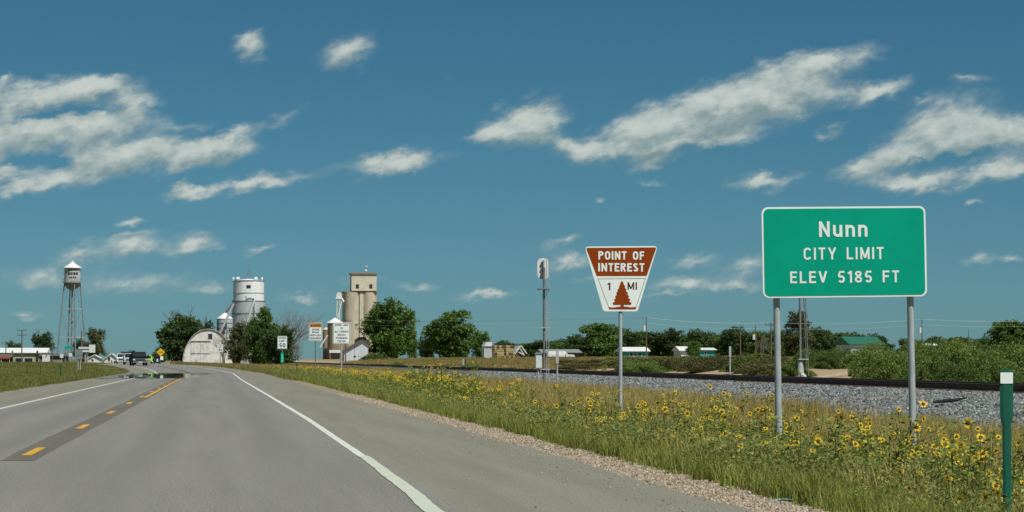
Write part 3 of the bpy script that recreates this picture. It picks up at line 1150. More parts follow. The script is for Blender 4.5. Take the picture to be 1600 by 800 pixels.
def plant_mesh(seed, H, nb, nl):
    """branching stalk with heart-shaped leaves; returns the mesh and the head positions"""
    r = random.Random(seed)
    m = MB()
    tips = []
    top = Vector((r.uniform(-.12, .12) * H, r.uniform(-.12, .12) * H, H))
    mid = Vector((top.x * .4, top.y * .4, H * .5))
    m.tube([(0, 0, -0.05), mid, top], [0.009, 0.007, 0.004], 4)
    tips.append((top, Vector((0.2, -0.6, 0.5))))
    stems = [((0, 0, 0), mid), (mid, top)]
    for k in range(nb):
        t = r.uniform(0.3, 0.85)
        p = (Vector((0, 0, 0)).lerp(mid, t / .5) if t < .5 else mid.lerp(top, (t - .5) / .5))
        a = r.uniform(0, 6.28)
        ln = H * r.uniform(0.18, 0.4)
        d = Vector((math.cos(a) * .7, math.sin(a) * .7, 0.9))
        q = p + d * ln
        m.tube([p, p + Vector((d.x, d.y, .5)) * ln * .5, q], [0.005, 0.004, 0.003], 4)
        stems.append((p, q))
        tips.append((q, Vector((d.x * .5 + .15, d.y * .5 - .5, .5))))
    for k in range(nl):
        p0, p1 = r.choice(stems)
        p = Vector(p0).lerp(Vector(p1), r.random())
        a = r.uniform(0, 6.28)
        out = Vector((math.cos(a), math.sin(a), r.uniform(-.35, .5))).normalized()
        sd = out.cross(Vector((r.uniform(-.4, .4), r.uniform(-.4, .4), 1))).normalized()
        L = r.uniform(0.035, 0.085)
        w = L * .42
        s = p + out * 0.03
        b = len(m.v)
        m.v += [tuple(s), tuple(s + out * L * .3 + sd * w), tuple(s + out * L * .7 + sd * w * .7), tuple(s + out * L + Vector((0, 0, -L * .25))),
                tuple(s + out * L * .7 - sd * w * .7), tuple(s + out * L * .3 - sd * w), tuple(s + out * L * .5 + Vector((0, 0, -.012)))]
        m.f += [(b, b + 1, b + 6), (b + 1, b + 2, b + 6), (b + 2, b + 3, b + 6), (b + 3, b + 4, b + 6), (b + 4, b + 5, b + 6), (b + 5, b, b + 6)]
    return m.mesh('stalk_and_leaves', SUN_LEAF), tips


PLANTS = [plant_mesh(300 + i, random.uniform(0.62, 1.0), random.randint(3, 6), random.randint(26, 40)) for i in range(8)]


def sunflower(loc, s, rr, maxheads):
    me, tips = PLANTS[rr.randrange(len(PLANTS))]
    t = thing('sunflower_plant', "wild sunflower plant with yellow dark-centred blooms in the roadside weeds", "sunflower", loc,
              rr.uniform(0, 6.28), group="wild sunflowers along the road")
    t.scale = (s, s, s)
    inst('stalk_and_leaves', me, t)
    cz = math.cos(-t.rotation_euler.z)
    sz = math.sin(-t.rotation_euler.z)
    for (p, dr) in rr.sample(tips, min(len(tips), maxheads)):
        # blooms lean towards the sun side of the road
        w = Vector((rr.gauss(0.25, .55), rr.gauss(-0.75, .5), rr.gauss(0.45, .3)))
        d = Vector((w.x * cz - w.y * sz, w.x * sz + w.y * cz, w.z)).normalized()
        e = d.to_track_quat('Z', 'Y').to_euler()
        h = inst('flower_head', heads_m[rr.randrange(4)], t, p + d * 0.012, e, (rr.uniform(.55, 1.05) / s * .9,) * 3)
        inst('flower_centre', disc_m, h)
    return t


rr = random.Random(77)
u, y, P = zone(212, 5.8, 10.0, 18, 88, 1.25, 0.6, dens=lambda u, y: np.clip(1.2 - 0.42 * np.abs(u - 7.6), 0.12, 1) * np.clip(patchy(u, y, .7, 1.) * 1.5, .2, 1))
for p in P:
    sunflower(p, rr.choice([rr.uniform(0.45, 0.7), rr.uniform(0.6, 0.85), rr.uniform(0.8, 1.1)]), rr, rr.choice([1, 1, 2, 2, 3]))
# the nearest few, where the blooms show large
for (px, d, s) in [(1230, 34, 1.05), (1345, 33, 1.1), (1352, 31.5, 1.2), (1420, 32, 1.12), (1130, 44, 1.15), (1160, 45, 1.2), (1060, 48, 1.05), (1040, 50, 1.05), (1110, 47, 1.),
                   (1600, 23, 1.25), (1370, 26, 1.), (1300, 27, .95), (1480, 28, 1.), (1180, 36, 1.), (1250, 30, 1.), (690, 82, 1.35), (640, 90, 1.35), (720, 78, 1.3), (670, 88, 1.4),
                   (740, 76, 1.25), (660, 80, 1.3), (705, 84, 1.3), (590, 104, 1.3), (560, 115, 1.3), (480, 165, 1.5)]:
    x = gx(px, d)
    sunflower((x, d, gnd(x, d)), s, rr, 3)

for k in range(46):
    px, d = rr.uniform(560, 752), rr.uniform(66, 104)
    x = gx(px, d)
    if 6.2 < x < 11.5:
        sunflower((x, d, gnd(x, d)), rr.uniform(1.0, 1.75), rr, rr.choice([1, 1, 2]))

# the many farther ones, too small to tell apart
def joined(name, pieces, mats):
    """one mesh from (mesh, matrix, material slot) pieces"""
    V, F, I = [], [], []
    for me, M, slot in pieces:
        o = len(V)
        V += [tuple(M @ v.co) for v in me.vertices]
        F += [tuple(o + i for i in p.vertices) for p in me.polygons]
        I += [slot] * len(me.polygons)
    me = bpy.data.meshes.new(name)
    me.from_pydata(V, [], F)
    for m in mats:
        me.materials.append(m)
    me.polygons.foreach_set('material_index', I)
    me.update()
    return me


def face_sun(p, sc):
    d = Vector((rr.gauss(0.25, .5), rr.gauss(-0.8, .4), rr.gauss(0.45, .3))).normalized()
    return Matrix.Translation(p + d * .012) @ d.to_track_quat('Z', 'Y').to_matrix().to_4x4() @ Matrix.Scale(sc, 4)


far_p = []
for i in range(6):
    me, tips = PLANTS[i]
    ps = [(me, Matrix.Identity(4), 0)]
    for (p, dr) in tips[:rr.choice([1, 1, 2])]:
        M = face_sun(p, rr.uniform(0.65, 0.95))
        ps += [(heads_m[i % 4], M, 1), (disc_m, M, 2)]
    far_p.append(joined('far_sunflower', ps, (SUN_LEAF, PETAL, DISC)))
u, y, P = zone(760, 6.2, 10.5, 76, 240, 1.0, 1.0, dens=lambda u, y: np.clip(patchy(u, y, .5, 2.) * 1.4, .1, 1))
k = len(P)
scatter('far_sunflowers', far_p, P, rng.normal(0, .35, k), rng.uniform(0.6, 1.05, k), rng.integers(0, 6, k),
        "far wild sunflowers in the weeds down the road", "sunflowers")
stem_m = MB().tube([(0, 0, -.45), (.02, .01, -.2), (0, 0, 0)], [.004, .003, .0025], 4).mesh('stem', SUN_LEAF)
small_p = []
for i in range(4):
    M = face_sun(Vector((0, 0, 0)), .55)
    small_p.append(joined('small_bloom', [(stem_m, Matrix.Identity(4), 0), (heads_m[i], M, 1), (disc_m, M, 2)], (SUN_LEAF, PETAL, DISC)))
u, y, P = zone(700, 5.7, 9.8, 16, 75, 1.2, 0.8)
P[:, 2] += rng.uniform(0.22, 0.42, len(P))
k = len(P)
scatter('small_yellow_flowers', small_p, P, rng.normal(0, .5, k), rng.uniform(0.7, 1.3, k), rng.integers(0, 4, k), "small yellow blossoms low among the roadside weeds", "wild flowers")

# ------------------------------------------------------------------ trees
BARK = mat("bark", (0.12, 0.095, 0.07), 0.95, (0.07, 0.055, 0.042), scale=6, bump=0.5, spec=0.1)
DEADWOOD = mat("dead_wood", (0.28, 0.24, 0.21), 0.95, (0.18, 0.15, 0.13), scale=6, spec=0.1)
LEAF_MID = leaf_mat("tree_leaf", (0.048, 0.105, 0.020), (0.128, 0.215, 0.044), 0.35, 0.2, 0.18)
LEAF_DARK = leaf_mat("dark_tree_leaf", (0.032, 0.062, 0.017), (0.078, 0.130, 0.034), 0.35, 0.2, 0.18)
LEAF_OLIVE = leaf_mat("olive_tree_leaf", (0.060, 0.072, 0.025), (0.135, 0.142, 0.056), 0.35, 0.2, 0.18)
LEAF_FRESH = leaf_mat("fresh_tree_leaf", (0.056, 0.120, 0.020), (0.145, 0.25, 0.048), 0.35, 0.25, 0.15)


def tree_meshes(seed, H, W, base, lobes, clusters, leaves, ls, lm, bare=0):
    """crown of leaf clumps on a limbed trunk: H height, W width, base = height where leaves start"""
    r = np.random.default_rng(seed)
    pr = random.Random(seed)
    L = []
    for k in range(lobes):
        a = 2.4 * k + r.uniform(-.4, .4)
        t = (k + 0.5) / lobes
        zc = base + (H - base) * (0.03 + 0.76 * t) + r.uniform(-.05, .05) * H
        prof = math.sin(math.pi * min(max((zc - base) / (H - base), 0.12), .9)) ** 0.42
        rad = W * 0.5 * prof * r.uniform(0.22, 0.66)
        lr = W * r.uniform(0.17, 0.27) * (1 if t < .7 else .85)
        L.append((np.array([rad * math.cos(a), rad * math.sin(a), zc]), lr, lr * r.uniform(0.6, 0.9)))
    Cs = []
    for k in range(clusters):
        c, lr, lz = L[k % lobes]
        d = r.normal(0, 1, 3)
        d /= np.linalg.norm(d)
        if d[2] < -0.35 and r.random() < .6:
            d[2] *= -1
        q = c + d * np.array([lr, lr, lz]) * r.uniform(0.35, 1.1)
        q[2] = min(max(q[2], base * .8), H)
        Cs.append(q)
    Cs = np.array(Cs)
    n = clusters * leaves
    ci = np.repeat(np.arange(clusters), leaves)
    cr = (W * 0.068) * (0.6 + 0.9 * r.random(clusters))
    off = unit(r.normal(0, 1, (n, 3))) * (r.random(n) ** 0.45 * cr[ci])[:, None] * np.array([1.15, 1.15, 0.8])
    C = Cs[ci] + off
    T = unit(r.normal(0, 1, (n, 3)) + np.array([0, 0, -0.2]))
    B = unit(np.cross(T, unit(r.normal(0, 1, (n, 3)) + off * 0.6 + np.array([0, 0, .5]))))
    s = ls * (0.6 + 0.8 * r.random(n))
    crown = np_mesh('crown', *quads_at(C, T, B, s * .6, s), lm)
    m = MB()
    tr = 0.028 * H + 0.05
    top = Vector((pr.uniform(-.05, .05) * W, pr.uniform(-.05, .05) * W, base + (H - base) * .6))
    m.tube([(0, 0, -0.4), (top.x * .3, top.y * .3, base * .7), (top.x * .7, top.y * .7, base + (H - base) * .3), top], [tr, tr * .8, tr * .55, tr * .25], 7)
    for (c, lr, lz) in L:
        p = Vector((top.x * .4, top.y * .4, base * .75 + (c[2] - base) * .3))
        q = Vector(c)
        mid = p.lerp(q, .5) + Vector((0, 0, -0.04 * H))
        m.tube([p, mid, q], [tr * .4, tr * .28, tr * .12], 5)
    for k in range(bare):
        a = pr.uniform(0, 6.28)
        p = Vector((math.cos(a) * W * .15, math.sin(a) * W * .15, H * pr.uniform(.6, .8)))
        branch(m, p, Vector((math.cos(a) * .8, math.sin(a) * .8, 1.1)).normalized(), H * pr.uniform(.16, .28), tr * .3, 3, pr)
    return m.mesh('trunk', BARK, True), crown


def branch(m, p, d, L, rad, depth, pr):
    q = p + d * L
    mid = p.lerp(q, .5) + Vector((pr.uniform(-.08, .08), pr.uniform(-.08, .08), 0)) * L
    m.tube([p, mid, q], [rad, rad * .8, rad * .55], 4)
    if depth == 0:
        return
    for k in range(pr.choice([2, 3])):
        nd = (d + Vector((pr.uniform(-.75, .75), pr.uniform(-.75, .75), pr.uniform(-.3, .55)))).normalized()
        branch(m, p.lerp(q, pr.uniform(.55, 1)), nd, L * pr.uniform(.55, .8), rad * .55, depth - 1, pr)


def dead_mesh(seed, H, n=7, depth=4):
    pr = random.Random(seed)
    m = MB()
    for k in range(n):
        a = pr.uniform(0, 6.28)
        branch(m, Vector((pr.uniform(-.4, .4), pr.uniform(-.4, .4), -0.3)), Vector((math.cos(a) * .35, math.sin(a) * .35, 1)).normalized(), H * pr.uniform(.28, .4), 0.012 * H, depth, pr)
    return m.mesh('branches', DEADWOOD)


TREES = {
    'round': tree_meshes(1, 10, 12, 0.35, 16, 420, 42, 0.23, LEAF_FRESH),
    'broad': tree_meshes(2, 10, 11.5, 0.3, 16, 420, 42, 0.23, LEAF_MID),
    'dark': tree_meshes(3, 10, 12, 0.6, 14, 320, 42, 0.25, LEAF_DARK, bare=6),
    'tall': tree_meshes(4, 10, 8, 0.6, 12, 260, 42, 0.22, LEAF_MID),
    'olive': tree_meshes(5, 10, 11, 0.5, 12, 260, 42, 0.22, LEAF_OLIVE),
    'row': tree_meshes(6, 10, 13, 0.2, 14, 320, 42, 0.26, LEAF_DARK),
    'row2': tree_meshes(7, 10, 12, 0.2, 14, 320, 42, 0.26, LEAF_MID),
}
TREE_W = {'round': 13.2, 'broad': 12.6, 'dark': 13.2, 'tall': 9, 'olive': 12.2, 'row': 14.3, 'row2': 13.2}


def tree(kind, px, base_py, top_py, wpx, d, label, group=None, rz=None, name='leafy_tree'):
    x = gx(px, d)
    z = gnd(x, d)
    H = gz(top_py, d, px) - z
    W = pm(wpx, d)
    t = thing(name, label, 'tree', (x, d, z), rz if rz is not None else random.uniform(0, 6.28), group)
    t.scale = (W / TREE_W[kind], W / TREE_W[kind], H / 9.9)
    tr, cr = TREES[kind]
    inst('trunk', tr, t)
    inst('crown', cr, t)
    return t


tree('dark', 284, 562, 493, 100, 720, "dark green tree with bare dead limbs on top beside the arched barn")
tree('dark', 322, 562, 503, 40, 735, "dark tree showing above the curved roof of the white arched barn")
tree('olive', 374, 562, 502, 58, 640, "scrubby olive tree in front of the lower white grain tank")
tree('broad', 410, 562, 482, 66, 620, "dense green tree in front of the white grain tank")
tree('row', 438, 562, 510, 76, 600, "low dark thicket behind the speed limit 50 sign")
tree('round', 608, 558, 471, 110, 640, "big bright green tree covering the foot of the concrete grain elevator", rz=0.4)
tree('tall', 640, 556, 503, 34, 700, "smaller green tree behind the big tree by the grain elevator")
tree('broad', 705, 555, 486, 104, 520, "large rounded green tree standing alone on the golden grass rise", rz=2.0)
tree('round', 752, 555, 520, 40, 500, "small green tree between the lone round tree and the grey shed")
tree('row', 667, 556, 527, 40, 760, "low far tree between the two big green trees")
tree('dark', 67, 560, 520, 44, 690, "round dark tree behind the white roofed building")
tree('row', 20, 560, 533, 34, 800, "low dark tree far behind the white roof")
tree('olive', 148, 562, 511, 46, 690, "uneven green tree behind the water tower legs")
tree('row', 128, 562, 530, 40, 780, "low dark tree under the water tower")
tree('row', 200, 564, 548, 40, 900, "low far tree above the parked white vehicles")
tree('row2', 248, 563, 547, 30, 640, "low green tree beside the yellow diamond sign")
ROW = "green tree in the row beyond the railway track"
for i, (kd, px, tp, w, d) in enumerate([
        ('row', 785, 532, 40, 620), ('row2', 815, 535, 44, 640), ('row', 845, 532, 46, 620), ('row2', 875, 533, 40, 600), ('row', 905, 523, 52, 560), ('row2', 938, 501, 66, 560),
        ('row', 975, 514, 52, 580), ('row2', 1003, 515, 56, 590), ('row', 1040, 514, 60, 540), ('row2', 1070, 525, 46, 600), ('row', 1096, 515, 48, 570), ('row2', 1122, 523, 44, 620),
        ('row', 1143, 511, 52, 560), ('row2', 1178, 516, 52, 600), ('row', 1205, 513, 46, 640), ('row', 1285, 512, 46, 560), ('row2', 1310, 517, 44, 620), ('row', 1340, 520, 50, 700),
        ('row', 1372, 522, 44, 740), ('row', 960, 522, 60, 720), ('row2', 1020, 521, 60, 730), ('row', 1060, 523, 60, 720), ('row', 1120, 521, 60, 740), ('row2', 1165, 522, 60, 720), ('row', 1225, 520, 60, 730), ('row', 870, 530, 60, 740), ('row', 1462, 526, 52, 900), ('row2', 1500, 524, 56, 900), ('row', 1535, 527, 50, 950), ('row', 1425, 529, 46, 950)]):
    tree(kd, px, 552, tp, w * 1.38, d, ROW, "tree row beyond the railway")
tree('row2', 1083, 552, 531, 34, 455, "low green tree in front of the white wing of the turquoise house")
tree('olive', 1247, 552, 484, 66, 500, "taller greyish green tree behind the lattice mast")
tree('row2', 1580, 540, 496, 84, 480, "dark green tree rising above the bushes behind the green marker post")

dm1, dm2 = dead_mesh(5, 10, 10, 5), dead_mesh(8, 10, 7, 5)


def dead_tree(me, px, top_py, d, s, label):
    x = gx(px, d)
    z = gnd(x, d)
    H = gz(top_py, d, px) - z
    t = thing('bare_tree', label, 'tree', (x, d, z), random.uniform(0, 6), None)
    inst('branches', me, t, (0, 0, 0), (0, 0, 0), (H / 10 * s, H / 10 * s, H / 9.0))


dead_tree(dm1, 446, 470, 640, 1.35, "bare greyish dead tree rising behind the roadside thicket")
dead_tree(dm2, 392, 486, 650, 1.0, "bare twiggy tree in front of the lower grain tank")
dead_tree(dm1, 350, 512, 650, 0.7, "bare pale shrub growing against the right side of the arched barn")
dead_tree(dm2, 463, 530, 590, 0.9, "low brown twiggy shrub at the end of the thicket")
dead_tree(dm2, 1190, 522, 560, 0.9, "leafless grey tree beside the far wooden utility poles")

# ------------------------------------------------------------------ shrubs on the bank beyond the track
SHRUB = leaf_mat("shrub_leaf", (0.09, 0.15, 0.03), (0.21, 0.28, 0.065), 0.9, 0.3, 0.28)
SHRUB_D = leaf_mat("brown_tipped_shrub_leaf", (0.075, 0.088, 0.026), (0.165, 0.150, 0.058), 0.4, 0.2, 0.16)


def shrub_mesh(seed, lm):
    r = np.random.default_rng(seed)
    n = 15000
    d = unit(r.normal(0, 1, (n, 3)) * np.array([1, 1, 0.75]))
    d[:, 2] = np.abs(d[:, 2])
    lump = 1 + 0.10 * np.sin(d[:, 0] * 5 + seed) + 0.10 * np.sin(d[:, 1] * 6 + 2 * seed) + 0.12 * np.sin((d[:, 2] + d[:, 0]) * 8)
    rad = lump * (0.35 + 0.65 * r.random(n) ** 0.5)
    C = d * rad[:, None] * np.array([1.0, 1.0, 1.05])
    C[:, 2] += 0.05
    T = unit(d * .6 + np.array([0, 0, 0.35]) + r.normal(0, .7, (n, 3)))
    B = unit(np.cross(T, r.normal(0, 1, (n, 3))))
    s = 0.042 * (0.6 + r.random(n))
    fol = np_mesh('foliage', *quads_at(C, T, B, s * .4, s), lm)
    m = MB()
    pr = random.Random(seed)
    for k in range(9):
        a = pr.uniform(0, 6.28)
        m.tube([(0, 0, -.25), (math.cos(a) * .2, math.sin(a) * .2, .25), (math.cos(a) * .6, math.sin(a) * .6, .7)], [.025, .015, .006], 4)
    return fol, m.mesh('stems', BARK)


SH = [shrub_mesh(i + 1, SHRUB) for i in range(3)]
SHD = [shrub_mesh(i + 11, SHRUB_D) for i in range(2)]


def shrub(px, d, w, h, kinds, label, group, sink=0.0, hs=0.72):
    x = gx(px, d)
    t = thing('bank_shrub', label, 'shrub', (x, d, gnd(x, d) - sink), random.uniform(0, 6.28), group)
    t.scale = (w / 2, w / 2, h * hs / 1.15)
    f, s = random.choice(kinds)
    inst('foliage', f, t)
    inst('stems', s, t)


GB = "bushy bright green shrub on the sandy bank beyond the track"
# bearing px, distance, width, height
for (px, d, w, h) in [(1612, 74, 2.6, 1.15), (1575, 73, 2.4, 1.1), (1540, 76, 2.2, 1.05), (1500, 75, 2.2, 1.1), (1468, 80, 2.0, 1.15), (1590, 84, 2.8, 1.25), (1545, 88, 2.8, 1.3),
                      (1505, 86, 2.6, 1.35), (1440, 85, 2.2, 1.15), (1410, 90, 2.4, 1.2), (1375, 90, 2.4, 1.2), (1352, 96, 2.0, 1.2), (1395, 98, 2.6, 1.35), (1460, 95, 2.8, 1.35),
                      (1430, 104, 2.6, 1.3), (1365, 110, 2.8, 1.3), (1332, 118, 2.4, 1.1), (1296, 112, 2.0, 1.1), (1310, 124, 2.4, 1.1), (1276, 122, 2.2, 1.1), (1240, 104, 1.9, .95),
                      (1256, 128, 2.4, 1.1), (1490, 112, 3, 1.3), (1560, 105, 3, 1.3), (1640, 80, 2.8, 1.15), (1525, 122, 3, 1.3), (1420, 125, 3, 1.3)]:
    shrub(px, d * 1.035, w * random.uniform(.68, .98), h * random.uniform(.78, 1.25), SH, GB, "green shrubs on the bank", hs=.86)
GD = "brown-tipped dark green shrub crowding the far side of the track"
for k in range(34):
    px = 890 + k * 9.8 + random.uniform(-6, 6)
    x0 = random.uniform(25.8, 31.5)
    d = x0 / ((px - 336) / FPX)
    shrub(px, d, random.uniform(2.2, 3.4), random.uniform(.85, 1.2) * (1 if px > 960 else .7), SHD if random.random() < .75 else SH, GD, "dark shrubs beyond the track")
for (px, d, w, h) in [(617, 300, 3.0, 1.2), (735, 230, 2.6, 1.0), (690, 235, 2.2, .9), (800, 190, 2.0, .8), (583, 520, 5, 2.2)]:
    shrub(px, d, w, h, SH, "round green shrub in the golden grass beyond the track", "shrubs in the golden grass")
# ------------------------------------------------------------------ stroke lettering
def arc(cx, cy, rx, ry, a0, a1, n=9):
    return [(cx + rx * math.cos(R(a0 + (a1 - a0) * i / n)), cy + ry * math.sin(R(a0 + (a1 - a0) * i / n))) for i in range(n + 1)]


def glyph(ch, s):
    """(width, centre-line strokes) for cap height 1 and half stroke s"""
    def wd(w):
        return w, s, w - s
    T, B = 1 - s, s
    if ch == ' ':
        return 0.42, []
    if ch == 'N':
        w, l, r = wd(.66)
        return w, [[(l, 0), (l, 1)], [(r, 0), (r, 1)], [(l, 1 - s * .6), (r, s * .6)]]
    if ch == 'u':
        w, l, r = wd(.58)
        return w, [[(l, .76)] + arc(w / 2, .28, w / 2 - s, .28 - s, 180, 360), [(r, 0), (r, .76)]]
    if ch == 'n':
        w, l, r = wd(.58)
        return w, [[(l, 0), (l, .76)], arc(w / 2, .48, w / 2 - s, .28 - s, 180, 0) + [(r, 0)]]
    if ch == 'C':
        w, l, r = wd(.62)
        return w, [arc(w / 2, 1 - .3, w / 2 - s, .3 - s, 20, 180) + arc(w / 2, .3, w / 2 - s, .3 - s, 180, 340)]
    if ch == 'G':
        w, l, r = wd(.62)
        return w, [arc(w / 2, .7, w / 2 - s, .3 - s, 20, 180) + arc(w / 2, .3, w / 2 - s, .3 - s, 180, 360) + [(r, .48)], [(w * .52, .45), (w, .45)]]
    if ch == 'O' or ch == '0':
        w, l, r = wd(.64 if ch == 'O' else .58)
        return w, [arc(w / 2, .68, w / 2 - s, .32 - s, 0, 180) + arc(w / 2, .32, w / 2 - s, .32 - s, 180, 360) + [(r, .69)]]
    if ch == 'Q':
        w, st = glyph('O', s)
        return w, st + [[(w * .55, .25), (w, -.02)]]
    if ch == 'I':
        return 2 * s, [[(s, 0), (s, 1)]]
    if ch == '1':
        return .34, [[(.34 - s, 0), (.34 - s, 1)], [(.34 - s, 1 - s * .7), (.02, .76)]]
    if ch == 'T':
        w = .56
        return w, [[(0, T), (w, T)], [(w / 2, 0), (w / 2, 1 - 2 * s)]]
    if ch == 'Y':
        w = .66
        return w, [[(w / 2, 0), (w / 2, .42)], [(w / 2, .40), (s * .8, 1)], [(w / 2, .40), (w - s * .8, 1)]]
    if ch == 'L':
        w, l, r = wd(.52)
        return w, [[(l, 0), (l, 1)], [(2 * s, B), (w, B)]]
    if ch in 'EF':
        w, l, r = wd(.54)
        st = [[(l, 0), (l, 1)], [(2 * s, T), (w, T)], [(2 * s, .52), (w * .92, .52)]]
        if ch == 'E':
            st.append([(2 * s, B), (w, B)])
        return w, st
    if ch == 'M':
        w, l, r = wd(.76)
        return w, [[(l, 0), (l, 1)], [(r, 0), (r, 1)], [(l, 1 - s * .5), (w / 2, .12)], [(r, 1 - s * .5), (w / 2, .12)]]
    if ch == 'V':
        w = .66
        return w, [[(s * .8, 1), (w / 2, .05)], [(w - s * .8, 1), (w / 2, .05)]]
    if ch == 'W':
        w = .86
        return w, [[(s * .8, 1), (w * .28, .03)], [(w * .28, .03), (w / 2, .8)], [(w / 2, .8), (w * .72, .03)], [(w * .72, .03), (w - s * .8, 1)]]
    if ch == 'A':
        w = .70
        return w, [[(s * .8, 0), (w / 2, .97)], [(w - s * .8, 0), (w / 2, .97)], [(w * .2, .3), (w * .8, .3)]]
    if ch in 'PRBD':
        w, l, r = wd(.60)
        st = [[(l, 0), (l, 1)]]
        if ch == 'D':
            return w, st + [[(2 * s, T)] + arc(w - .3, .7, .3 - s, .3 - s, 90, 0, 6) + arc(w - .3, .3, .3 - s, .3 - s, 0, -90, 6) + [(2 * s, B)]]
        st.append([(2 * s, T)] + arc(w - .26, 1 - .26, .26 - s, .26 - s, 90, -90, 10) + [(2 * s, .48 + s * .0)])
        if ch == 'R':
            st.append([(w * .5, .48), (w - s * .8, 0)])
        if ch == 'B':
            st.append([(w - .26, .48 - s * .1)] + arc(w - .26, .25, .26 - s, .25 - s, 80, -90, 8) + [(2 * s, B)])
        return w, st
    if ch == 'S':
        w, l, r = wd(.58)
        a = w / 2 - s
        return w, [arc(w / 2, .75, a, .25 - s, 25, 250, 10) + arc(w / 2, .27, a, .27 - s, 70, -160, 12)]
    if ch == 'U':
        w, l, r = wd(.62)
        return w, [[(l, 1)] + arc(w / 2, .3, w / 2 - s, .3 - s, 180, 360) + [(r, 1)]]
    if ch == 'H':
        w, l, r = wd(.62)
        return w, [[(l, 0), (l, 1)], [(r, 0), (r, 1)], [(2 * s, .5), (w - 2 * s, .5)]]
    if ch == 'K':
        w, l, r = wd(.62)
        return w, [[(l, 0), (l, 1)], [(2 * s, .42), (w - s, 1)], [(w * .45, .6), (w - s, 0)]]
    if ch == '5':
        w, l, r = wd(.56)
        return w, [[(w * .95, T), (s * 1.3, T)], [(s * 1.4, 1 - 2 * s), (s * 1.2, .5)], [(s * 1.2, .53)] + arc(w / 2, .31, w / 2 - s, .31 - s, 125, -150, 12)]
    if ch == '8':
        w, l, r = wd(.58)
        return w, [arc(w / 2, .755, w / 2 - s * 1.25, .245 - s, 0, 360, 16), arc(w / 2, .275, w / 2 - s, .275 - s, 0, 360, 16)]
    if ch == '2':
        w, l, r = wd(.56)
        return w, [arc(w / 2, .73, w / 2 - s, .27 - s, 160, -30, 10) + [(s * 1.3, 2 * s)], [(0, B), (w, B)]]
    if ch == '4':
        w = .60
        return w, [[(w * .72, 0), (w * .72, 1)], [(w * .68, .97), (s * .9, .33)], [(0, .27), (w, .27)]]
    if ch == '9':
        w, l, r = wd(.56)
        return w, [arc(w / 2, .7, w / 2 - s, .3 - s, 0, 360, 14), [(r, .68)] + arc(w / 2, .3, w / 2 - s, .3 - s, 0, -140, 8)]
    return .4, []


def text(mb, string, cap, xc, zb, y, stroke=.155, gap=.16, xscale=1.0, bend=None):
    """adds lettering to mb in the x-z plane at depth y, facing -y"""
    s = stroke / 2
    gl = [glyph(c, s) for c in string]
    total = sum(g[0] for g in gl) + gap * (len(gl) - 1)
    x = -total / 2
    kk = 0
    for (w, strokes) in gl:
        for st in strokes:
            kk += 1
            pts = [Vector((p[0] + x, p[1])) for p in st]
            clean = [pts[0]]
            for p in pts[1:]:
                if (p - clean[-1]).length > 1e-4:
                    clean.append(p)
            pts = clean
            n = len(pts)
            lft, rgt = [], []
            for i, p in enumerate(pts):
                d1 = (p - pts[i - 1]).normalized() if i else (pts[1] - p).normalized()
                d2 = (pts[i + 1] - p).normalized() if i < n - 1 else d1
                nn = Vector((-(d1 + d2).y, (d1 + d2).x))
                if nn.length < 1e-6:
                    nn = Vector((-d1.y, d1.x))
                nn.normalize()
                k = min(1.0 / max(nn.dot(Vector((-d1.y, d1.x))), .4), 1.6)
                lft.append(p + nn * s * k)
                rgt.append(p - nn * s * k)
            yy = y - 0.0004 * (kk % 5)
            b = len(mb.v)
            for p in lft + rgt:
                X, Z = xc + p.x * cap * xscale, zb + p.y * cap
                mb.v.append(bend(X, Z, yy) if bend else (X, yy, Z))
            for i in range(n - 1):
                mb.f.append((b + i, b + n + i, b + n + i + 1, b + i + 1))
        x += w + gap
    return mb


def rrect(w, h, r, cx=0., cz=0., n=5):
    pts = []
    for (sx, sz, a) in ((1, -1, -90), (1, 1, 0), (-1, 1, 90), (-1, -1, 180)):
        for i in range(n + 1):
            t = R(a + 90 * i / n)
            pts.append((cx + sx * (w / 2 - r) + r * math.cos(t), cz + sz * (h / 2 - r) + r * math.sin(t)))
    return pts


def poly_round(pts, r, n=4):
    """rounded convex polygon, counter-clockwise"""
    out = []
    k = len(pts)
    for i in range(k):
        p0, p, p1 = Vector(pts[i - 1]), Vector(pts[i]), Vector(pts[(i + 1) % k])
        a, b = (p0 - p).normalized(), (p1 - p).normalized()
        ang = math.acos(max(-1, min(1, a.dot(b))))
        t = r / math.tan(ang / 2)
        s, e = p + a * t, p + b * t
        for j in range(n + 1):
            q = j / n
            out.append(tuple((1 - q) ** 2 * s + 2 * q * (1 - q) * p + q * q * e))
    return out


SIGN_W = mat("white_sign_sheeting", (0.86, 0.93, 0.89), 0.45, (0.80, 0.87, 0.83), scale=1.5, spec=0.5)
SIGN_G = mat("green_sign_sheeting", (0.000, 0.37, 0.235), 0.5, (0.000, 0.335, 0.215), scale=1.2, spec=0.12)
SIGN_BR = mat("brown_sign_sheeting", (0.29, 0.055, 0.005), 0.5, (0.25, 0.046, 0.005), scale=1.5, spec=0.12)
SIGN_OR = mat("orange_sign_sheeting", (0.62, 0.22, 0.01), 0.5, (0.52, 0.18, 0.01), scale=2)
SIGN_Y = mat("yellow_sign_sheeting", (0.80, 0.50, 0.01), 0.5, (0.7, 0.42, 0.01), scale=2)
INK = mat("black_sign_ink", (0.025, 0.025, 0.025), 0.5)
INK_BR = mat("dark_brown_sign_ink", (0.09, 0.035, 0.015), 0.5)
INK_RED = mat("red_arrow_ink", (0.30, 0.05, 0.01), 0.5)
GALV = mat("galvanised_steel", (0.47, 0.52, 0.52), 0.5, (0.36, 0.41, 0.41), scale=5, metal=0.1, stretch=(3, 3, .6))
GALV_D = mat("weathered_steel_post", (0.24, 0.26, 0.25), 0.6, (0.16, 0.18, 0.17), scale=6, metal=0.3)
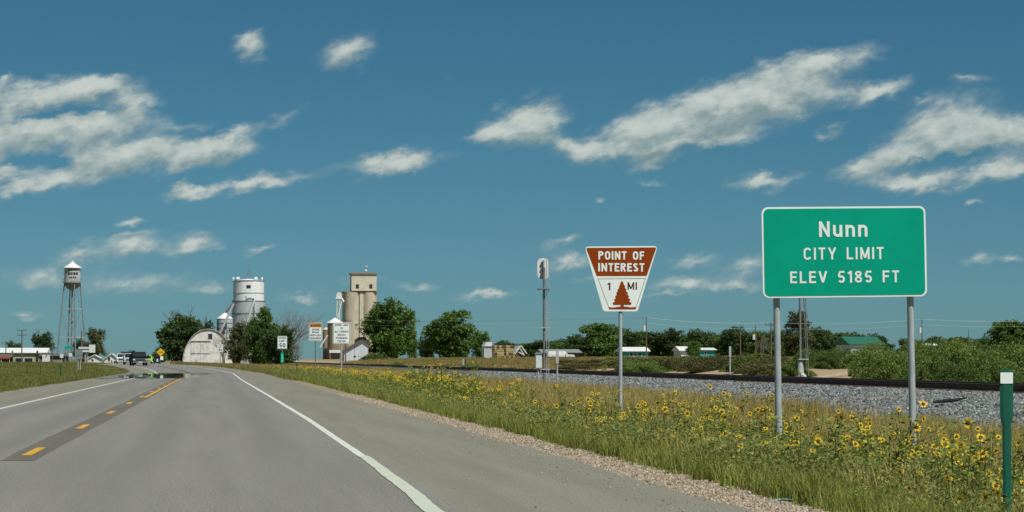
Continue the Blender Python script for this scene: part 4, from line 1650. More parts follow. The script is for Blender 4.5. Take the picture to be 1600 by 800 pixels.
ALU = mat("bare_aluminium_sign_back", (0.30, 0.33, 0.34), 0.5, (0.24, 0.27, 0.28), scale=2, metal=0.4)
WOODPOST = mat("weathered_wood_post", (0.20, 0.16, 0.115), 0.9, (0.12, 0.095, 0.07), scale=5, stretch=(6, 6, .5))
GREEN_POST = mat("green_plastic_marker", (0.006, 0.115, 0.070), 0.55, (0.005, 0.09, 0.055), scale=4)

# ---- green town sign
D1 = 35.5
x1 = gx(1320, D1)
z1 = gnd(x1, D1)
SW, SH_ = pm(254.5, D1), pmv(142, D1)
zc = gz(393.5, D1, 1320) - z1
s1 = thing('town_limit_sign', "green road sign reading Nunn City Limit Elev 5185 Ft on two steel posts", "road sign", (x1 + .045, D1, z1), R(-2.0), ry=R(-0.75))
pan = MB().prism_y(rrect(SW, SH_, 0.10, 0, zc), -0.012, 0.0).build('panel', SIGN_W, s1)
MB().prism_y(rrect(SW - 0.056, SH_ - 0.056, 0.078, 0, zc), -0.0165, -0.0125).build('green_field', SIGN_G, pan)


def line1(string, cap_px, cx_px, base_py, stroke, gap, width_px):
    probe = sum(glyph(c, stroke / 2)[0] for c in string) + gap * (len(string) - 1)
    cap = pmv(cap_px, D1)
    xs = pm(width_px, D1) / (probe * cap)
    m = MB()
    text(m, string, cap, pm(cx_px - 1319.5, D1), zc + pmv(393.5 - base_py, D1), -0.020, stroke, gap, xs)
    m.build('lettering', SIGN_W, pan)


line1("Nunn", 24.5, 1318, 370, .175, .20, 75)
line1("CITY LIMIT", 19, 1318, 405.5, .155, .22, 124)
line1("ELEV 5185 FT", 18.5, 1319, 442, .16, .22, 169)
for sx in (-104, 104):
    xx = pm(sx, D1)
    MB().cyl((xx, 0.115, -0.5), (xx, 0.115, zc + SH_ * .42), 0.052, n=16).build('post', GALV, s1, True)
for zz in (-.36, .36):
    MB().box(-SW * .44, SW * .44, 0.002, 0.060, zc + SH_ * zz - .03, zc + SH_ * zz + .03).build('stringer', GALV_D, s1)

# ---- brown and white trapezoid sign
D2 = 58.0
x2 = gx(970, D2)
z2 = gnd(x2, D2)
s2 = thing('tourist_sign', "brown and white trapezoid sign reading Point of Interest 1 Mi with tree emblem", "road sign", (x2, D2, z2), R(-1))


def q2(px, py):
    return (pm(px - 970, D2), gz(py, D2, 970) - z2)


out = [q2(943, 486.5), q2(996, 486.5), q2(1028, 384), q2(914, 385.5)]
pan = MB().prism_y(poly_round(out, 0.075), -0.010, 0.0).build('panel', SIGN_W, s2)
top = [q2(932.5, 431.5), q2(1010.5, 431), q2(1026, 386.3), q2(916, 387.6)]
MB().prism_y(poly_round(top, 0.03), -0.013, -0.0105).build('brown_field', SIGN_BR, pan)
# thin brown keyline round the white half
a_, b_, c_, d_ = q2(951.8, 483.2), q2(993.2, 483.2), q2(1009, 434.6), q2(934.3, 435.6)
m_ = MB()
for (p, q) in ((b_, c_), (c_, d_), (d_, a_)):
    p, q = Vector(p), Vector(q)
    d = (q - p).normalized()
    nn = Vector((-d.y, d.x)) * 0.011
    b0 = len(m_.v)
    m_.v += [(p.x, -.0112, p.y), (q.x, -.0112, q.y), (q.x + nn.x, -.0112, q.y + nn.y), (p.x + nn.x, -.0112, p.y + nn.y)]
    m_.f.append((b0, b0 + 1, b0 + 2, b0 + 3))
m_.build('keyline', INK_BR, pan)


def line2(string, cap_px, cx_px, base_py, stroke, gap, width_px, ink, y):
    probe = sum(glyph(c, stroke / 2)[0] for c in string) + gap * (len(string) - 1)
    cap = pmv(cap_px, D2)
    m = MB()
    p = q2(cx_px, base_py)
    text(m, string, cap, p[0], p[1], y, stroke, gap, pm(width_px, D2) / (probe * cap))
    m.build('lettering', ink, pan)


line2("POINT OF", 13.2, 971, 405.8, .20, .17, 71.5, SIGN_W, -.017)
line2("INTEREST", 13.2, 971, 424.3, .20, .15, 72, SIGN_W, -.017)
line2("1", 11.6, 951.6, 453.2, .17, .1, 4.4, INK_BR, -.0145)
line2("MI", 11.6, 988, 452.4, .15, .16, 14.6, INK_BR, -.0145)
# conifer emblem
rt = random.Random(4)
lp, rp_ = [], []
for i in range(15):
    t = i / 14
    py = 439.2 + (476.2 - 439.2) * t
    hw = 0.5 + 13.2 * t ** 0.85
    j = (1.5 if i % 2 else -0.9) * (0.3 + t) if 0 < i < 14 else 0
    lp.append(q2(972 - hw - j + rt.uniform(-.3, .3), py))
    rp_.append(q2(972 + hw * 1.02 + j + rt.uniform(-.3, .3), py))
for i in range(14):
    pass
m_ = MB()
for i in range(14):
    m_.quad((lp[i + 1][0], -.0145, lp[i + 1][1]), (rp_[i + 1][0], -.0145, rp_[i + 1][1]), (rp_[i][0], -.0145, rp_[i][1]), (lp[i][0], -.0145, lp[i][1]))
t0, t1, t2, t3 = q2(970, 479.6), q2(974.6, 479.6), q2(974.6, 476.2), q2(970, 476.2)
m_.quad((t0[0], -.0145, t0[1]), (t1[0], -.0145, t1[1]), (t2[0], -.0145, t2[1]), (t3[0], -.0145, t3[1]))
m_.build('tree_emblem', SIGN_BR, pan)
gp = [q2(952, 483.2), q2(993, 483.2), q2(994, 479.4), q2(986, 480.2), q2(975, 478.8), q2(969, 478.8), q2(958, 480.6), q2(950.8, 479.8)]
MB().prism_y(gp, -.0146, -.0112).build('ground_emblem', SIGN_BR, pan)
zt = q2(970, 440)[1]
MB().cyl((0, 0.06, -0.5), (0, 0.06, zt), 0.046, n=14).build('post', GALV, s2, True)

# ---- flexible green delineators
D3 = 17.9


def delineator(px, d, top_py, label, half=0.053, white=0.085):
    x = gx(px, d)
    z = gnd(x, d)
    H = gz(top_py, d, px) - z
    t = thing('delineator_post', label, 'marker post', (x, d, z), R(-4))
    m = MB()
    prof = [(-half * .62, -0.3), (half * .62, -0.3), (half * .66, H - .43), (half * .98, H - .36), (half, H - .01), (half * .9, H), (-half * .9, H), (-half, H - .01), (-half * .98, H - .36), (-half * .66, H - .43)]
    b = len(m.v)
    # shallow curved strip: three facets across
    for yk, sc in ((0.0, 1.0), (-0.010, 0.45)):
        for (a, zz) in prof:
            m.v.append((a * sc, yk, zz))
    n = len(prof)
    for k in range(n):
        k2 = (k + 1) % n
        m.f.append((b + k, b + k2, b + n + k2, b + n + k))
    m.f.append(tuple(b + n + k for k in range(n)))
    m.f.append(tuple(b + n - 1 - k for k in range(n)))
    blade = m.build('blade', GREEN_POST, t)
    MB().prism_y(rrect(half * 1.84, white, 0.006, 0, H - .022 - white / 2), -.0135, -.011).build('reflector', SIGN_W, blade)
    return t


delineator(1572, D3, 577.5, "green plastic marker post with white reflector beside the gravel shoulder")
delineator(464, 182, 563, "small far green marker post by the road bend", half=0.06)
x_ = gx(76, 215)


def back_sign(px, d, w, h, zc_py, label, mats=(None,), posts=1, name='road_sign'):
    pass


def sign_post(px, d, w_px, h_px, top_py, lines, label, face=SIGN_W, ink=INK, header=None, post=GALV_D, pr=0.035, border=True, post_top=0.9):
    """rectangular sign with lettering lines [(text, cap fraction, base fraction from top, width fraction)]"""
    x = gx(px, d)
    z = gnd(x, d)
    w, h = pm(w_px, d), pmv(h_px, d)
    zt_ = gz(top_py, d, px) - z
    zb_ = zt_ - h
    t = thing('road_sign', label, 'road sign', (x, d, z), R(random.uniform(-3, 3)))
    p = MB().prism_y(rrect(w, h, w * .05, 0, (zt_ + zb_) / 2), -.008, 0).build('panel', face, t)
    if border:
        m = MB()
        bw, ins = w * .022, w * .03
        for (x0, x1_, z0, z1_) in ((-w / 2 + ins, w / 2 - ins, zb_ + ins, zb_ + ins + bw), (-w / 2 + ins, w / 2 - ins, zt_ - ins - bw, zt_ - ins),
                                   (-w / 2 + ins, -w / 2 + ins + bw, zb_ + ins + bw, zt_ - ins - bw), (w / 2 - ins - bw, w / 2 - ins, zb_ + ins + bw, zt_ - ins - bw)):
            m.box(x0, x1_, -.012, -.0082, z0, z1_)
        m.build('border', ink, p)
    if header:
        hh, hm = header
        MB().box(-w / 2 + w * .05, w / 2 - w * .05, -.011, -.0082, zt_ - h * hh, zt_ - w * .05).build('header', hm, p)
    for (s, cf, bf, wf) in lines:
        stk = .19
        probe = sum(glyph(c, stk / 2)[0] for c in s) + .15 * (len(s) - 1)
        cap = h * cf
        m = MB()
        text(m, s, cap, 0, zt_ - h * bf, -.0135, stk, .15, w * wf / (probe * cap))
        m.build('lettering', ink, p)
    MB().cyl((0, pr + .004, -.4), (0, pr + .004, zb_ + h * post_top), pr, n=8).build('post', post, t)
    return t


SIGN_BLK = mat("black_sign_edge", (0.03, 0.03, 0.03), 0.5)
sign_post(533.5, 181, 27, 33.5, 503.8, [("SPEED LIMIT", .085, .165, .78), ("25", .085, .31, .16), ("ALL STREETS", .085, .47, .82), ("UNLESS", .085, .62, .46),
                                       ("OTHERWISE", .085, .77, .66), ("POSTED", .085, .92, .46)],
          "tall white sign with speed limit 25 all streets unless otherwise posted", pr=.055, post=GALV)
sign_post(493, 215, 20.5, 28, 504.5, [("WARNING", .10, .195, .74), ("ENGINE", .105, .42, .58), ("BRAKE", .105, .575, .52), ("MUFFLERS", .105, .745, .80), ("REQUIRED", .105, .91, .80)],
          "black edged white sign with orange top about engine brake mufflers", header=(.25, SIGN_OR), pr=.05, post=GALV_D)
t50 = sign_post(441, 250, 15, 20, 525, [("SPEED", .15, .24, .74), ("LIMIT", .15, .46, .66), ("50", .32, .88, .66)], "white speed limit 50 sign above a small green mile marker", pr=.05)
w_, zt_ = pm(5, 250), gz(551, 250, 441) - gnd(gx(441, 250), 250)
mk = MB().prism_y(rrect(w_, pm(16, 250), .03, 0, zt_ - pm(8, 250)), -.02, -.012).build('mile_marker', SIGN_G, t50)
m_ = MB()
for i, c in enumerate("295"):
    text(m_, c, .17, 0, zt_ - .38 - .27 * i, -.0215, .2, .1)
m_.build('numerals', SIGN_W, mk)
sign_post(344, 415, 9.2, 12.4, 537.5, [("SPEED", .15, .24, .70), ("LIMIT", .15, .46, .62), ("40", .32, .88, .68)], "small white speed limit 40 sign in front of the arched barn", pr=.06)

# ---- yellow diamond sign with red arrow bar
d = 372
x = gx(251, d)
z = gnd(x, d)
zc_ = gz(550.2, d, 251) - z
t = thing('warning_sign', "yellow diamond warning sign with dark red bar arrow beside the far bend", "road sign", (x, d, z))
k = pm(6.4, d)
p = MB().prism_y(poly_round([(0, zc_ - k), (k, zc_), (0, zc_ + k), (-k, zc_)], .05), -.01, 0).build('panel', SIGN_Y, t)
MB().prism_y([(-k * .52, zc_ - .06), (k * .3, zc_ - .06), (k * .3, zc_ - .13), (k * .6, zc_), (k * .3, zc_ + .13), (k * .3, zc_ + .06), (-k * .52, zc_ + .06)], -.014, -.0105).build('arrow', INK_RED, p)
MB().cyl((0, .045, -.3), (0, .045, zc_ + k * .4), .04, n=8).build('post', GALV_D, t)
w_ = pm(4.4, d)
z0 = gz(562.5, d, 252) - z
MB().box(-.05, w_ - .05, -.012, -.002, z0, z0 + pm(6, d)).build('plaque', SIGN_W, t)
# ------------------------------------------------------------------ town: towers, tanks, buildings
WT_STEEL = mat("pale_painted_tank_steel", (0.52, 0.55, 0.55), 0.5, (0.42, 0.45, 0.45), scale=.8, stretch=(1, 1, .4))
WT_LEG = mat("grey_tower_leg_paint", (0.24, 0.27, 0.27), .6, (0.18, 0.2, 0.2), scale=1)
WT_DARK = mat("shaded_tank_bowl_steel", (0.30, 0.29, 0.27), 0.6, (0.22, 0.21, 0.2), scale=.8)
ROOF_W = mat("white_metal_roof", (0.74, 0.76, 0.75), 0.45, (0.66, 0.68, 0.67), scale=.6)
TANK_W = mat("white_painted_tank", (0.82, 0.85, 0.85), 0.5, (0.72, 0.75, 0.75), scale=.5, stretch=(1, 1, .25))
TANK_G = mat("galvanised_bin_sheet", (0.52, 0.57, 0.59), 0.5, (0.43, 0.48, 0.50), scale=.6, stretch=(1, 1, .3), metal=.12)
CONC = mat("weathered_concrete", (0.53, 0.48, 0.37), 0.9, (0.42, 0.375, 0.285), scale=.5, detail=6, stretch=(1, 1, .35), bump=.2)
CONC_L = mat("pale_concrete", (0.62, 0.585, 0.47), 0.9, (0.53, 0.495, 0.39), scale=.6, detail=6)
CONC_B = mat("tan_concrete", (0.30, 0.23, 0.155), 0.9, (0.24, 0.185, 0.12), scale=.6, detail=6, stretch=(1, 1, .4))
DARK = mat("dark_opening", (0.02, 0.02, 0.02), 0.8)
GLASS = mat("dark_window_glass", (0.02, 0.026, 0.03), 0.15, (0.03, 0.036, 0.04), scale=2, spec=.25)
WHITE = mat("white_painted_siding", (0.70, 0.73, 0.72), 0.7, (0.60, 0.63, 0.62), scale=1.5)
WHITE_RUST = mat("flaking_white_barn_metal", (0.72, 0.72, 0.69), 0.8, (0.46, 0.42, 0.37), scale=.8, detail=7, lo=.45, hi=.70)
SHED_W = mat("bluish_white_sheet_metal", (0.60, 0.66, 0.70), 0.55, (0.50, 0.56, 0.60), scale=.8, stretch=(2, 2, .3))
ROOF_D = mat("dark_shingle_roof", (0.13, 0.115, 0.105), 0.9, (0.09, 0.08, 0.07), scale=3)
BEIGE = mat("beige_block_wall", (0.42, 0.40, 0.28), 0.9, (0.35, 0.33, 0.23), scale=2)
TEAL = mat("turquoise_siding", (0.03, 0.36, 0.36), 0.7, (0.03, 0.30, 0.30), scale=2)
GREEN_R = mat("green_metal_roof", (0.016, 0.14, 0.085), 0.6, (0.014, 0.115, 0.07), scale=1)
GREYR = mat("grey_shingle_roof", (0.24, 0.26, 0.26), .85, (0.18, 0.2, 0.2), scale=2)
RED = mat("faded_red_paint", (0.38, 0.05, 0.04), 0.7)
POLE = mat("wooden_utility_pole", (0.17, 0.135, 0.10), 0.9, (0.11, 0.09, 0.07), scale=4, stretch=(5, 5, .3))
RUSTY = mat("rusted_iron_frame", (0.10, 0.06, 0.04), 0.9, (0.06, 0.04, 0.03), scale=5)


class Site:
    """local frame of a thing standing d metres up the road at bearing px"""
    def __init__(self, name, label, cat, px, d, group=None, rz=0.0):
        self.px, self.d = px, d
        self.x = gx(px, d)
        self.z = gnd(self.x, d)
        self.t = thing(name, label, cat, (self.x, d, self.z), rz, group)

    def lx(self, px):
        return pm(px - self.px, self.d)

    def lz(self, py):
        return gz(py, self.d, self.px) - self.z


# ---- water tower
S = Site('water_tower', "tall silver water tower on four legs lettered Watch Nunn Grow", "water tower", 112, 750)
t = S.t
zr_, ze, zb, zh = S.lz(408.5), S.lz(419), S.lz(441), S.lz(453.5)
rt_ = S.lx(112 + 12.6)
bowl = [(0.35, zh)] + [(rt_ * math.sin(R(a)), zb - (zb - zh) * math.cos(R(a))) for a in (20, 40, 60, 78, 90)]
MB().lathe(bowl, 32).build('bowl', WT_DARK, t, True)
tank = MB().lathe([(rt_, zb + .01), (rt_, ze)], 40).build('tank', WT_STEEL, t, True)
MB().lathe([(rt_ * 1.2, ze), (rt_ * 1.2, ze + .12), (rt_ * .5, ze + (zr_ - ze) * .58), (.12, zr_), (.02, zr_ + .5)], 40).build('roof', ROOF_W, t)


def bend(X, Z, yy):
    a = X / rt_
    rr_ = rt_ + 0.03 - yy
    return (rr_ * math.sin(a), -rr_ * math.cos(a), Z)


m_ = MB()
text(m_, "WATCH", S.lz(420) - S.lz(423.6), S.lx(113.5), S.lz(423.8), 0, .25, .18, 1.0, bend)
text(m_, "NUNN", S.lz(425) - S.lz(429.4), S.lx(113.8), S.lz(430), 0, .27, .2, 1.15, bend)
text(m_, "GROW", S.lz(432) - S.lz(435.2), S.lx(113.6), S.lz(435.6), 0, .25, .2, 1.05, bend)
m_.build('lettering', INK, tank)
m_ = MB()
m_.lathe([(rt_ + .02, zb - .2), (rt_ * 1.2, zb - .2), (rt_ * 1.2, zb), (rt_ + .02, zb)], 40)
walk = m_.build('walkway', WT_DARK, t)
m_ = MB()
for k in range(24):
    a = k * math.pi / 12
    m_.cyl((rt_ * 1.18 * math.cos(a), rt_ * 1.18 * math.sin(a), zb), (rt_ * 1.18 * math.cos(a), rt_ * 1.18 * math.sin(a), zb + 1.0), .035, n=4)
ring = [(rt_ * 1.18 * math.cos(k * math.pi / 16), rt_ * 1.18 * math.sin(k * math.pi / 16), zb + 1.0) for k in range(33)]
m_.tube(ring, .04, 4)
m_.build('railing', WT_DARK, walk)
LEGS = []
for k in range(4):
    a = R(18 + 90 * k)
    p0 = Vector((rt_ * 1.0 * math.cos(a), rt_ * 1.0 * math.sin(a), zb - .3))
    p1 = Vector((S.lx(112 + 24.5) * math.cos(a), S.lx(112 + 24.5) * math.sin(a), -.3))
    LEGS.append((p0, p1))
    MB().cyl(p1, p0, .22, .18, n=10).build('leg', WT_LEG, t, True)
MB().cyl((0, 0, -.3), (0, 0, zh + .2), .26, n=14).build('riser_pipe', WT_LEG, t, True)
for py in (483.5, 527.5):
    f = (zb - .3 - S.lz(py)) / (zb - .3 + .3)
    for k in range(4):
        a, b = LEGS[k][0].lerp(LEGS[k][1], f), LEGS[(k + 1) % 4][0].lerp(LEGS[(k + 1) % 4][1], f)
        MB().cyl(a, b, .13, n=6).build('strut', WT_STEEL, t)
m_ = MB()
fs = [0.0, (zb - S.lz(483.5)) / zb, (zb - S.lz(527.5)) / zb, 1.0]
for k in range(4):
    for j in range(3):
        A, B_ = LEGS[k], LEGS[(k + 1) % 4]
        m_.cyl(A[0].lerp(A[1], fs[j]), B_[0].lerp(B_[1], fs[j + 1]), .03, n=4)
        m_.cyl(B_[0].lerp(B_[1], fs[j]), A[0].lerp(A[1], fs[j + 1]), .03, n=4)
tag(m_.build('bracing_rods', WT_DARK, t), kind='stuff')

# ---- big white grain tank
S = Site('grain_tank', "tall white two-tier grain tank with antenna mast on its flat top", "grain tank", 388, 760)
t = S.t
r1, r2 = S.lx(388 + 24.2), S.lx(388 + 26)
zj, zt_ = S.lz(470.5), S.lz(438.5)
MB().lathe([(r2, -.3), (r2, zj)], 48).build('lower_wall', TANK_G, t, True)
up = MB().lathe([(r1, zj), (r1, zt_)], 48).build('upper_wall', TANK_W, t, True)
MB().lathe([(r1 * .99, zt_ + .02), (.2, zt_ + .6)], 48).build('roof', TANK_W, t)
for py, r_, par, mm in ((457.8, r1, t, TANK_G), (470.6, r2, t, GALV_D), (490, r2, t, GALV_D), (439, r1, t, GALV_D)):
    z_ = S.lz(py)
    MB().lathe([(r_ + .01, z_ - .15), (r_ + .1, z_ - .15), (r_ + .1, z_ + .1), (r_ + .01, z_ + .1)], 48).build('hoop', mm, par)


def on_tank(mb, x0, x1, z0, z1, r_, dep=.06, n=4):
    for i in range(n):
        a0, a1 = (x0 + (x1 - x0) * i / n) / r_, (x0 + (x1 - x0) * (i + 1) / n) / r_
        q = r_ + dep
        mb.quad((q * math.sin(a0), -q * math.cos(a0), z0), (q * math.sin(a1), -q * math.cos(a1), z0), (q * math.sin(a1), -q * math.cos(a1), z1), (q * math.sin(a0), -q * math.cos(a0), z1))
    return mb


on_tank(MB(), S.lx(384.3), S.lx(390.8), S.lz(451), S.lz(446.2), r1).build('window', DARK, up)
m_ = MB()
rl_ = random.Random(3)
cx0 = S.lx(383.5)
bendt = lambda X, Z, yy: ((r1 + .06 - yy) * math.sin(X / r1), -(r1 + .06 - yy) * math.cos(X / r1), Z)
text(m_, "L", S.lz(463.5) - S.lz(470), S.lx(384.5), S.lz(469.6), 0, .2, .1, .8, bendt)
for i in range(6):
    b0 = S.lx(386.5 + 1.85 * i)
    z0 = S.lz(468.6 + .15 * i)
    hh = S.lz(465.3) - S.lz(468.6)
    text(m_, rl_.choice("nuSC"), hh, b0, z0, -.001 * i, .24, .1, .8, bendt)
m_.build('faded_emblem', INK, up)
for px_, rr_ in ((371, .75), (399, .75), (364, .35), (409, .35)):
    z_ = zt_ + .1
    MB().lathe([(rr_ * .5, z_ - .3), (rr_ * .5, z_ + .5), (rr_, z_ + .55), (rr_ * .3, z_ + 1.0)], 12, S.lx(px_), -1.5 if rr_ > .5 else 0).build('roof_vent', TANK_W, t)
zm = S.lz(412)
mast = MB().cyl((0, 0, zt_ + .4), (0, 0, zm), .09, .05, 6).build('mast', GALV_D, t)
for k in range(3):
    a = k * 2.09 + .5
    MB().cyl((1.3 * math.cos(a), 1.3 * math.sin(a), zt_ + .2), (0, 0, zt_ + 3.2), .07, n=5).build('mast_stay', GALV_D, t)
MB().box(-.5, .5, -.04, .04, zm - .8, zm - .7).build('antenna_arm', GALV_D, t)
MB().cyl((S.lx(396.8), -r2 - .3, S.lz(470)), (S.lx(381), -r2 - 2.5, S.lz(516)), .32, n=8).build('spout', WT_STEEL, t, True)
MB().cyl((S.lx(396.8), -r2 - .25, S.lz(470)), (S.lx(395), -r2 - .6, S.lz(520)), .12, n=6).build('ladder_rail', GALV_D, t)

# ---- small bin
S = Site('grain_bin', "small silver grain bin with cone roof beside the arched barn", "grain bin", 351, 735)
t = S.t
rb = S.lx(351 + 12.6)
ze, za = S.lz(498), S.lz(488.5)
MB().lathe([(rb, -.3), (rb, ze)], 32).build('wall', TANK_G, t, True)
MB().lathe([(rb * 1.04, ze - .05), (rb * 1.04, ze + .02), (.45, za - .2), (.45, za + .3), (.2, za + .5)], 32).build('roof', ROOF_W, t)
for py in (505, 512.5, 520, 528):
    z_ = S.lz(py)
    MB().lathe([(rb + .01, z_ - .1), (rb + .07, z_ - .1), (rb + .07, z_ + .1), (rb + .01, z_ + .1)], 32).build('hoop', GALV_D, t)
S2 = Site('grain_conveyor', "inclined grain chute linking the small bin to the big white tank", "conveyor", 356, 728)
MB().cyl((S2.lx(364.5), 0, S2.lz(475)), (S2.lx(344), 0, S2.lz(520)), .35, n=8).build('chute', WT_STEEL, S2.t, True)
MB().cyl((S2.lx(366), .8, S2.lz(473)), (S2.lx(351), .8, S2.lz(488)), .42, n=6).build('conveyor_tube', GALV_D, S2.t, True)
MB().box(S2.lx(360), S2.lx(364), .3, 1.6, S2.lz(479.5), S2.lz(474.5)).build('drive_box', GALV_D, S2.t)
MB().cyl((S2.lx(344), 0, -.2), (S2.lx(344), 0, S2.lz(520)), .12, n=6).build('support', GALV_D, S2.t)
MB().cyl((S2.lx(354), 0, -.2), (S2.lx(354), 0, S2.lz(497)), .12, n=6).build('support', GALV_D, S2.t)

# ---- arched barn
S = Site('arched_barn', "weathered white arched metal barn with large sliding door and roof vent", "barn", 325, 690)
t = S.t
hw, hh = S.lx(325 + 39.5), S.lz(514.5)
prof = [(hw * math.cos(R(a)) * (1 - .04 * math.sin(R(2 * a)) ** 2), hh * math.sin(R(a)) ** .92) for a in np.linspace(0, 180, 31)]
prof[0], prof[-1] = (hw, -.3), (-hw, -.3)
front = MB().prism_y([(x * .985, z * .985) for x, z in prof], 0, .25).build('front_wall', WHITE_RUST, t)
m_ = MB()
n = len(prof)
for (y0, y1) in ((-.35, 26.0),):
    b = len(m_.v)
    for y_ in np.linspace(y0, y1, 14):
        m_.v += [(x, float(y_), z) for x, z in prof]
    for j in range(13):
        for k in range(n - 1):
            m_.f.append((b + j * n + k, b + j * n + k + 1, b + (j + 1) * n + k + 1, b + (j + 1) * n + k))
roof = m_.build('curved_roof', WHITE_RUST, t, True)
md = roof.modifiers.new('thick', 'SOLIDIFY')
md.thickness = .12
zd = S.lz(534.5)
m_ = MB()
for i in range(6):
    x0 = S.lx(298.5) + (S.lx(328) - S.lx(298.5)) * i / 6
    x1 = S.lx(298.5) + (S.lx(328) - S.lx(298.5)) * (i + 1) / 6
    MB().box(x0 + .02, x1 - .02, -.14 - .02 * (i % 2), -.02, .05, zd).build('door_board', WHITE_RUST, front)
MB().box(S.lx(297.5), S.lx(329), -.24, -.02, zd + .02, zd + .25).build('door_track', DARK, front)
MB().box(S.lx(298.5), S.lx(328), -.19, -.165, zd * .45, zd * .45 + .18).build('door_rail', RUSTY, front)
m_ = MB()
fr = MB().box(S.lx(325), S.lx(332), -.10, -.02, S.lz(529.5), S.lz(520.5)).build('vent', WHITE, front)
for i in range(5):
    z0 = S.lz(529) + (S.lz(521) - S.lz(529)) * i / 5
    MB().box(S.lx(325.4), S.lx(331.6), -.16, -.105, z0, z0 + .2).build('louvre', DARK, fr)

# ---- concrete grain elevator
S = Site('grain_elevator', "tall tan concrete grain elevator with twin silos and windowed headhouse", "grain elevator", 563, 980)
t = S.t
zs = S.lz(456.5)
rs = S.lx(563 + 13.4)
for row in (0, 1):
    for px_ in (550.2, 577.2):
        rr_ = rs if px_ < 560 else S.lx(563 + 12.4)
        MB().lathe([(rr_, -.5), (rr_, zs)], 40, S.lx(px_), rs + row * rs * 2.02).build('silo', CONC, t, True)
MB().box(S.lx(562), S.lx(568), rs * .25, rs * 1.2, -.5, zs - .02).build('link_wall', CONC_L, t)
MB().box(S.lx(536.6), S.lx(590), .7, rs * 4.2, zs, zs + .45).build('roof_slab', CONC_B, t)
hz0, hz1 = zs + .55, S.lz(428)
head = MB().box(S.lx(549), S.lx(588.3), .6, rs * 3.4, hz0, hz1).build('headhouse', CONC_L, t)
MB().box(S.lx(547.5), S.lx(589.4), .1, rs * 3.6, hz1, hz1 + .5).build('headhouse_roof', CONC_B, t)
for px_ in (558.3, 579.3):
    w_ = MB().box(S.lx(px_ - 2.5), S.lx(px_ + 2.5), .52, .598, S.lz(450.7), S.lz(444)).build('window', CONC_B, head)
    for ix in (0, 1):
        for iz in (0, 1):
            xa = S.lx(px_ - 2.2 + 2.25 * ix)
            za_ = S.lz(450.4) + (S.lz(444.2) - S.lz(450.4)) * .5 * iz
            MB().box(xa, xa + S.lx(563 + 2.0), .47, .518, za_ + .05, za_ + (S.lz(444.2) - S.lz(450.4)) * .46).build('pane', GLASS, w_)
MB().box(S.lx(549.4), S.lx(588), .2, .58, hz0 + .02, hz0 + .3).build('ledge', CONC_L, t)
m_ = MB()
m_.cyl((S.lx(572), 3, hz1 + .4), (S.lx(572), 3, hz1 + 3.6), .10, n=6)
m_.build('antenna_pole', GALV_D, t)
MB().lathe([(.02, hz1 + .85), (.4, hz1 + 1.0), (.55, hz1 + 1.4), (.4, hz1 + 1.8), (.02, hz1 + 1.95)], 12, S.lx(571.8), 2.6).build('dish_antenna', WHITE, t, True)
MB().box(S.lx(570.5), S.lx(575.5), 2.8, 3.2, hz1 + 3.1, hz1 + 3.4).build('beacon', WHITE, t)

S = Site('bucket_elevator', "slim white bucket elevator tower beside the concrete silos", "elevator tower", 529, 972)
t = S.t
zc_ = S.lz(466)
MB().prism_y([(S.lx(524.6), zc_), (S.lx(533.6), zc_), (S.lx(533.6), S.lz(460)), (S.lx(531.5), S.lz(457)), (S.lx(527), S.lz(457)), (S.lx(525.2), S.lz(460))], -.8, .8).build('head_cap', WHITE, t)
MB().box(S.lx(523), S.lx(534), -1.2, 1.2, zc_ - .3, zc_ - .02).build('platform', WHITE, t)
for px_ in (526, 530.6):
    for y_ in (-.8, .8):
        MB().box(S.lx(px_) - .13, S.lx(px_) + .13, y_ - .13, y_ + .13, -.3, zc_ - .3).build('leg', WHITE, t)
m_ = MB()
za_, k = 0.0, 0
while za_ < zc_ - 2:
    m_.cyl((S.lx(526), -.8, za_), (S.lx(530.6), -.8, za_ + 2), .06, n=4)
    m_.box(S.lx(526), S.lx(530.6), -.86, -.74, za_ - .06, za_ + .06)
    za_ += 2
tag(m_.build('lattice', WHITE, t), kind='stuff')
MB().cyl((S.lx(533), -1, S.lz(466.5)), (S.lx(536.5), -1, S.lz(472)), .5, n=8).build('spout_head', WHITE, t, True)
MB().cyl((S.lx(533.5), -1, S.lz(470)), (S.lx(526.8), -1, S.lz(498)), .3, n=8).build('spout', WHITE, t, True)

S = Site('concrete_silo', "short tan concrete silo with white cone roof left of the elevator", "silo", 525.5, 955)
t = S.t
rr_ = S.lx(525.5 + 14)
ze = S.lz(505)
wall = MB().lathe([(rr_, -.4), (rr_, ze)], 36).build('wall', CONC_B, t, True)
MB().lathe([(rr_ * .98, ze + .01), (rr_ * .95, ze + .25), (.4, S.lz(497)), (.2, S.lz(496.4))], 36, -.6).build('cone_roof', ROOF_W, t)
MB().box(S.lx(514), S.lx(531), -rr_ - 3.2, -rr_ + 1.6, -.3, S.lz(548)).build('drive_shelter', CONC_B, t)
MB().box(S.lx(513.2), S.lx(531.6), -rr_ - 3.5, -rr_ - 3.22, S.lz(551.5), S.lz(547)).build('lintel', WHITE, t)
MB().box(S.lx(515.5), S.lx(529.5), -rr_ - 3.3, -rr_ - 3.21, 0, S.lz(551.6)).build('opening', DARK, t)
S = Site('concrete_silo', "narrow low tan silo at the far left of the elevator group", "silo", 509.5, 965)
rr_ = S.lx(509.5 + 5.2)
MB().lathe([(rr_, -.4), (rr_, S.lz(515.5))], 28).build('wall', CONC_B, S.t, True)
MB().lathe([(rr_ * 1.1, S.lz(515.4)), (rr_ * 1.1, S.lz(514.9)), (.2, S.lz(511.5))], 28).build('cone_roof', CONC_L, S.t)
S = Site('loading_spout', "white slanting loading pipe on the left of the tan silo", "pipe", 506, 948)
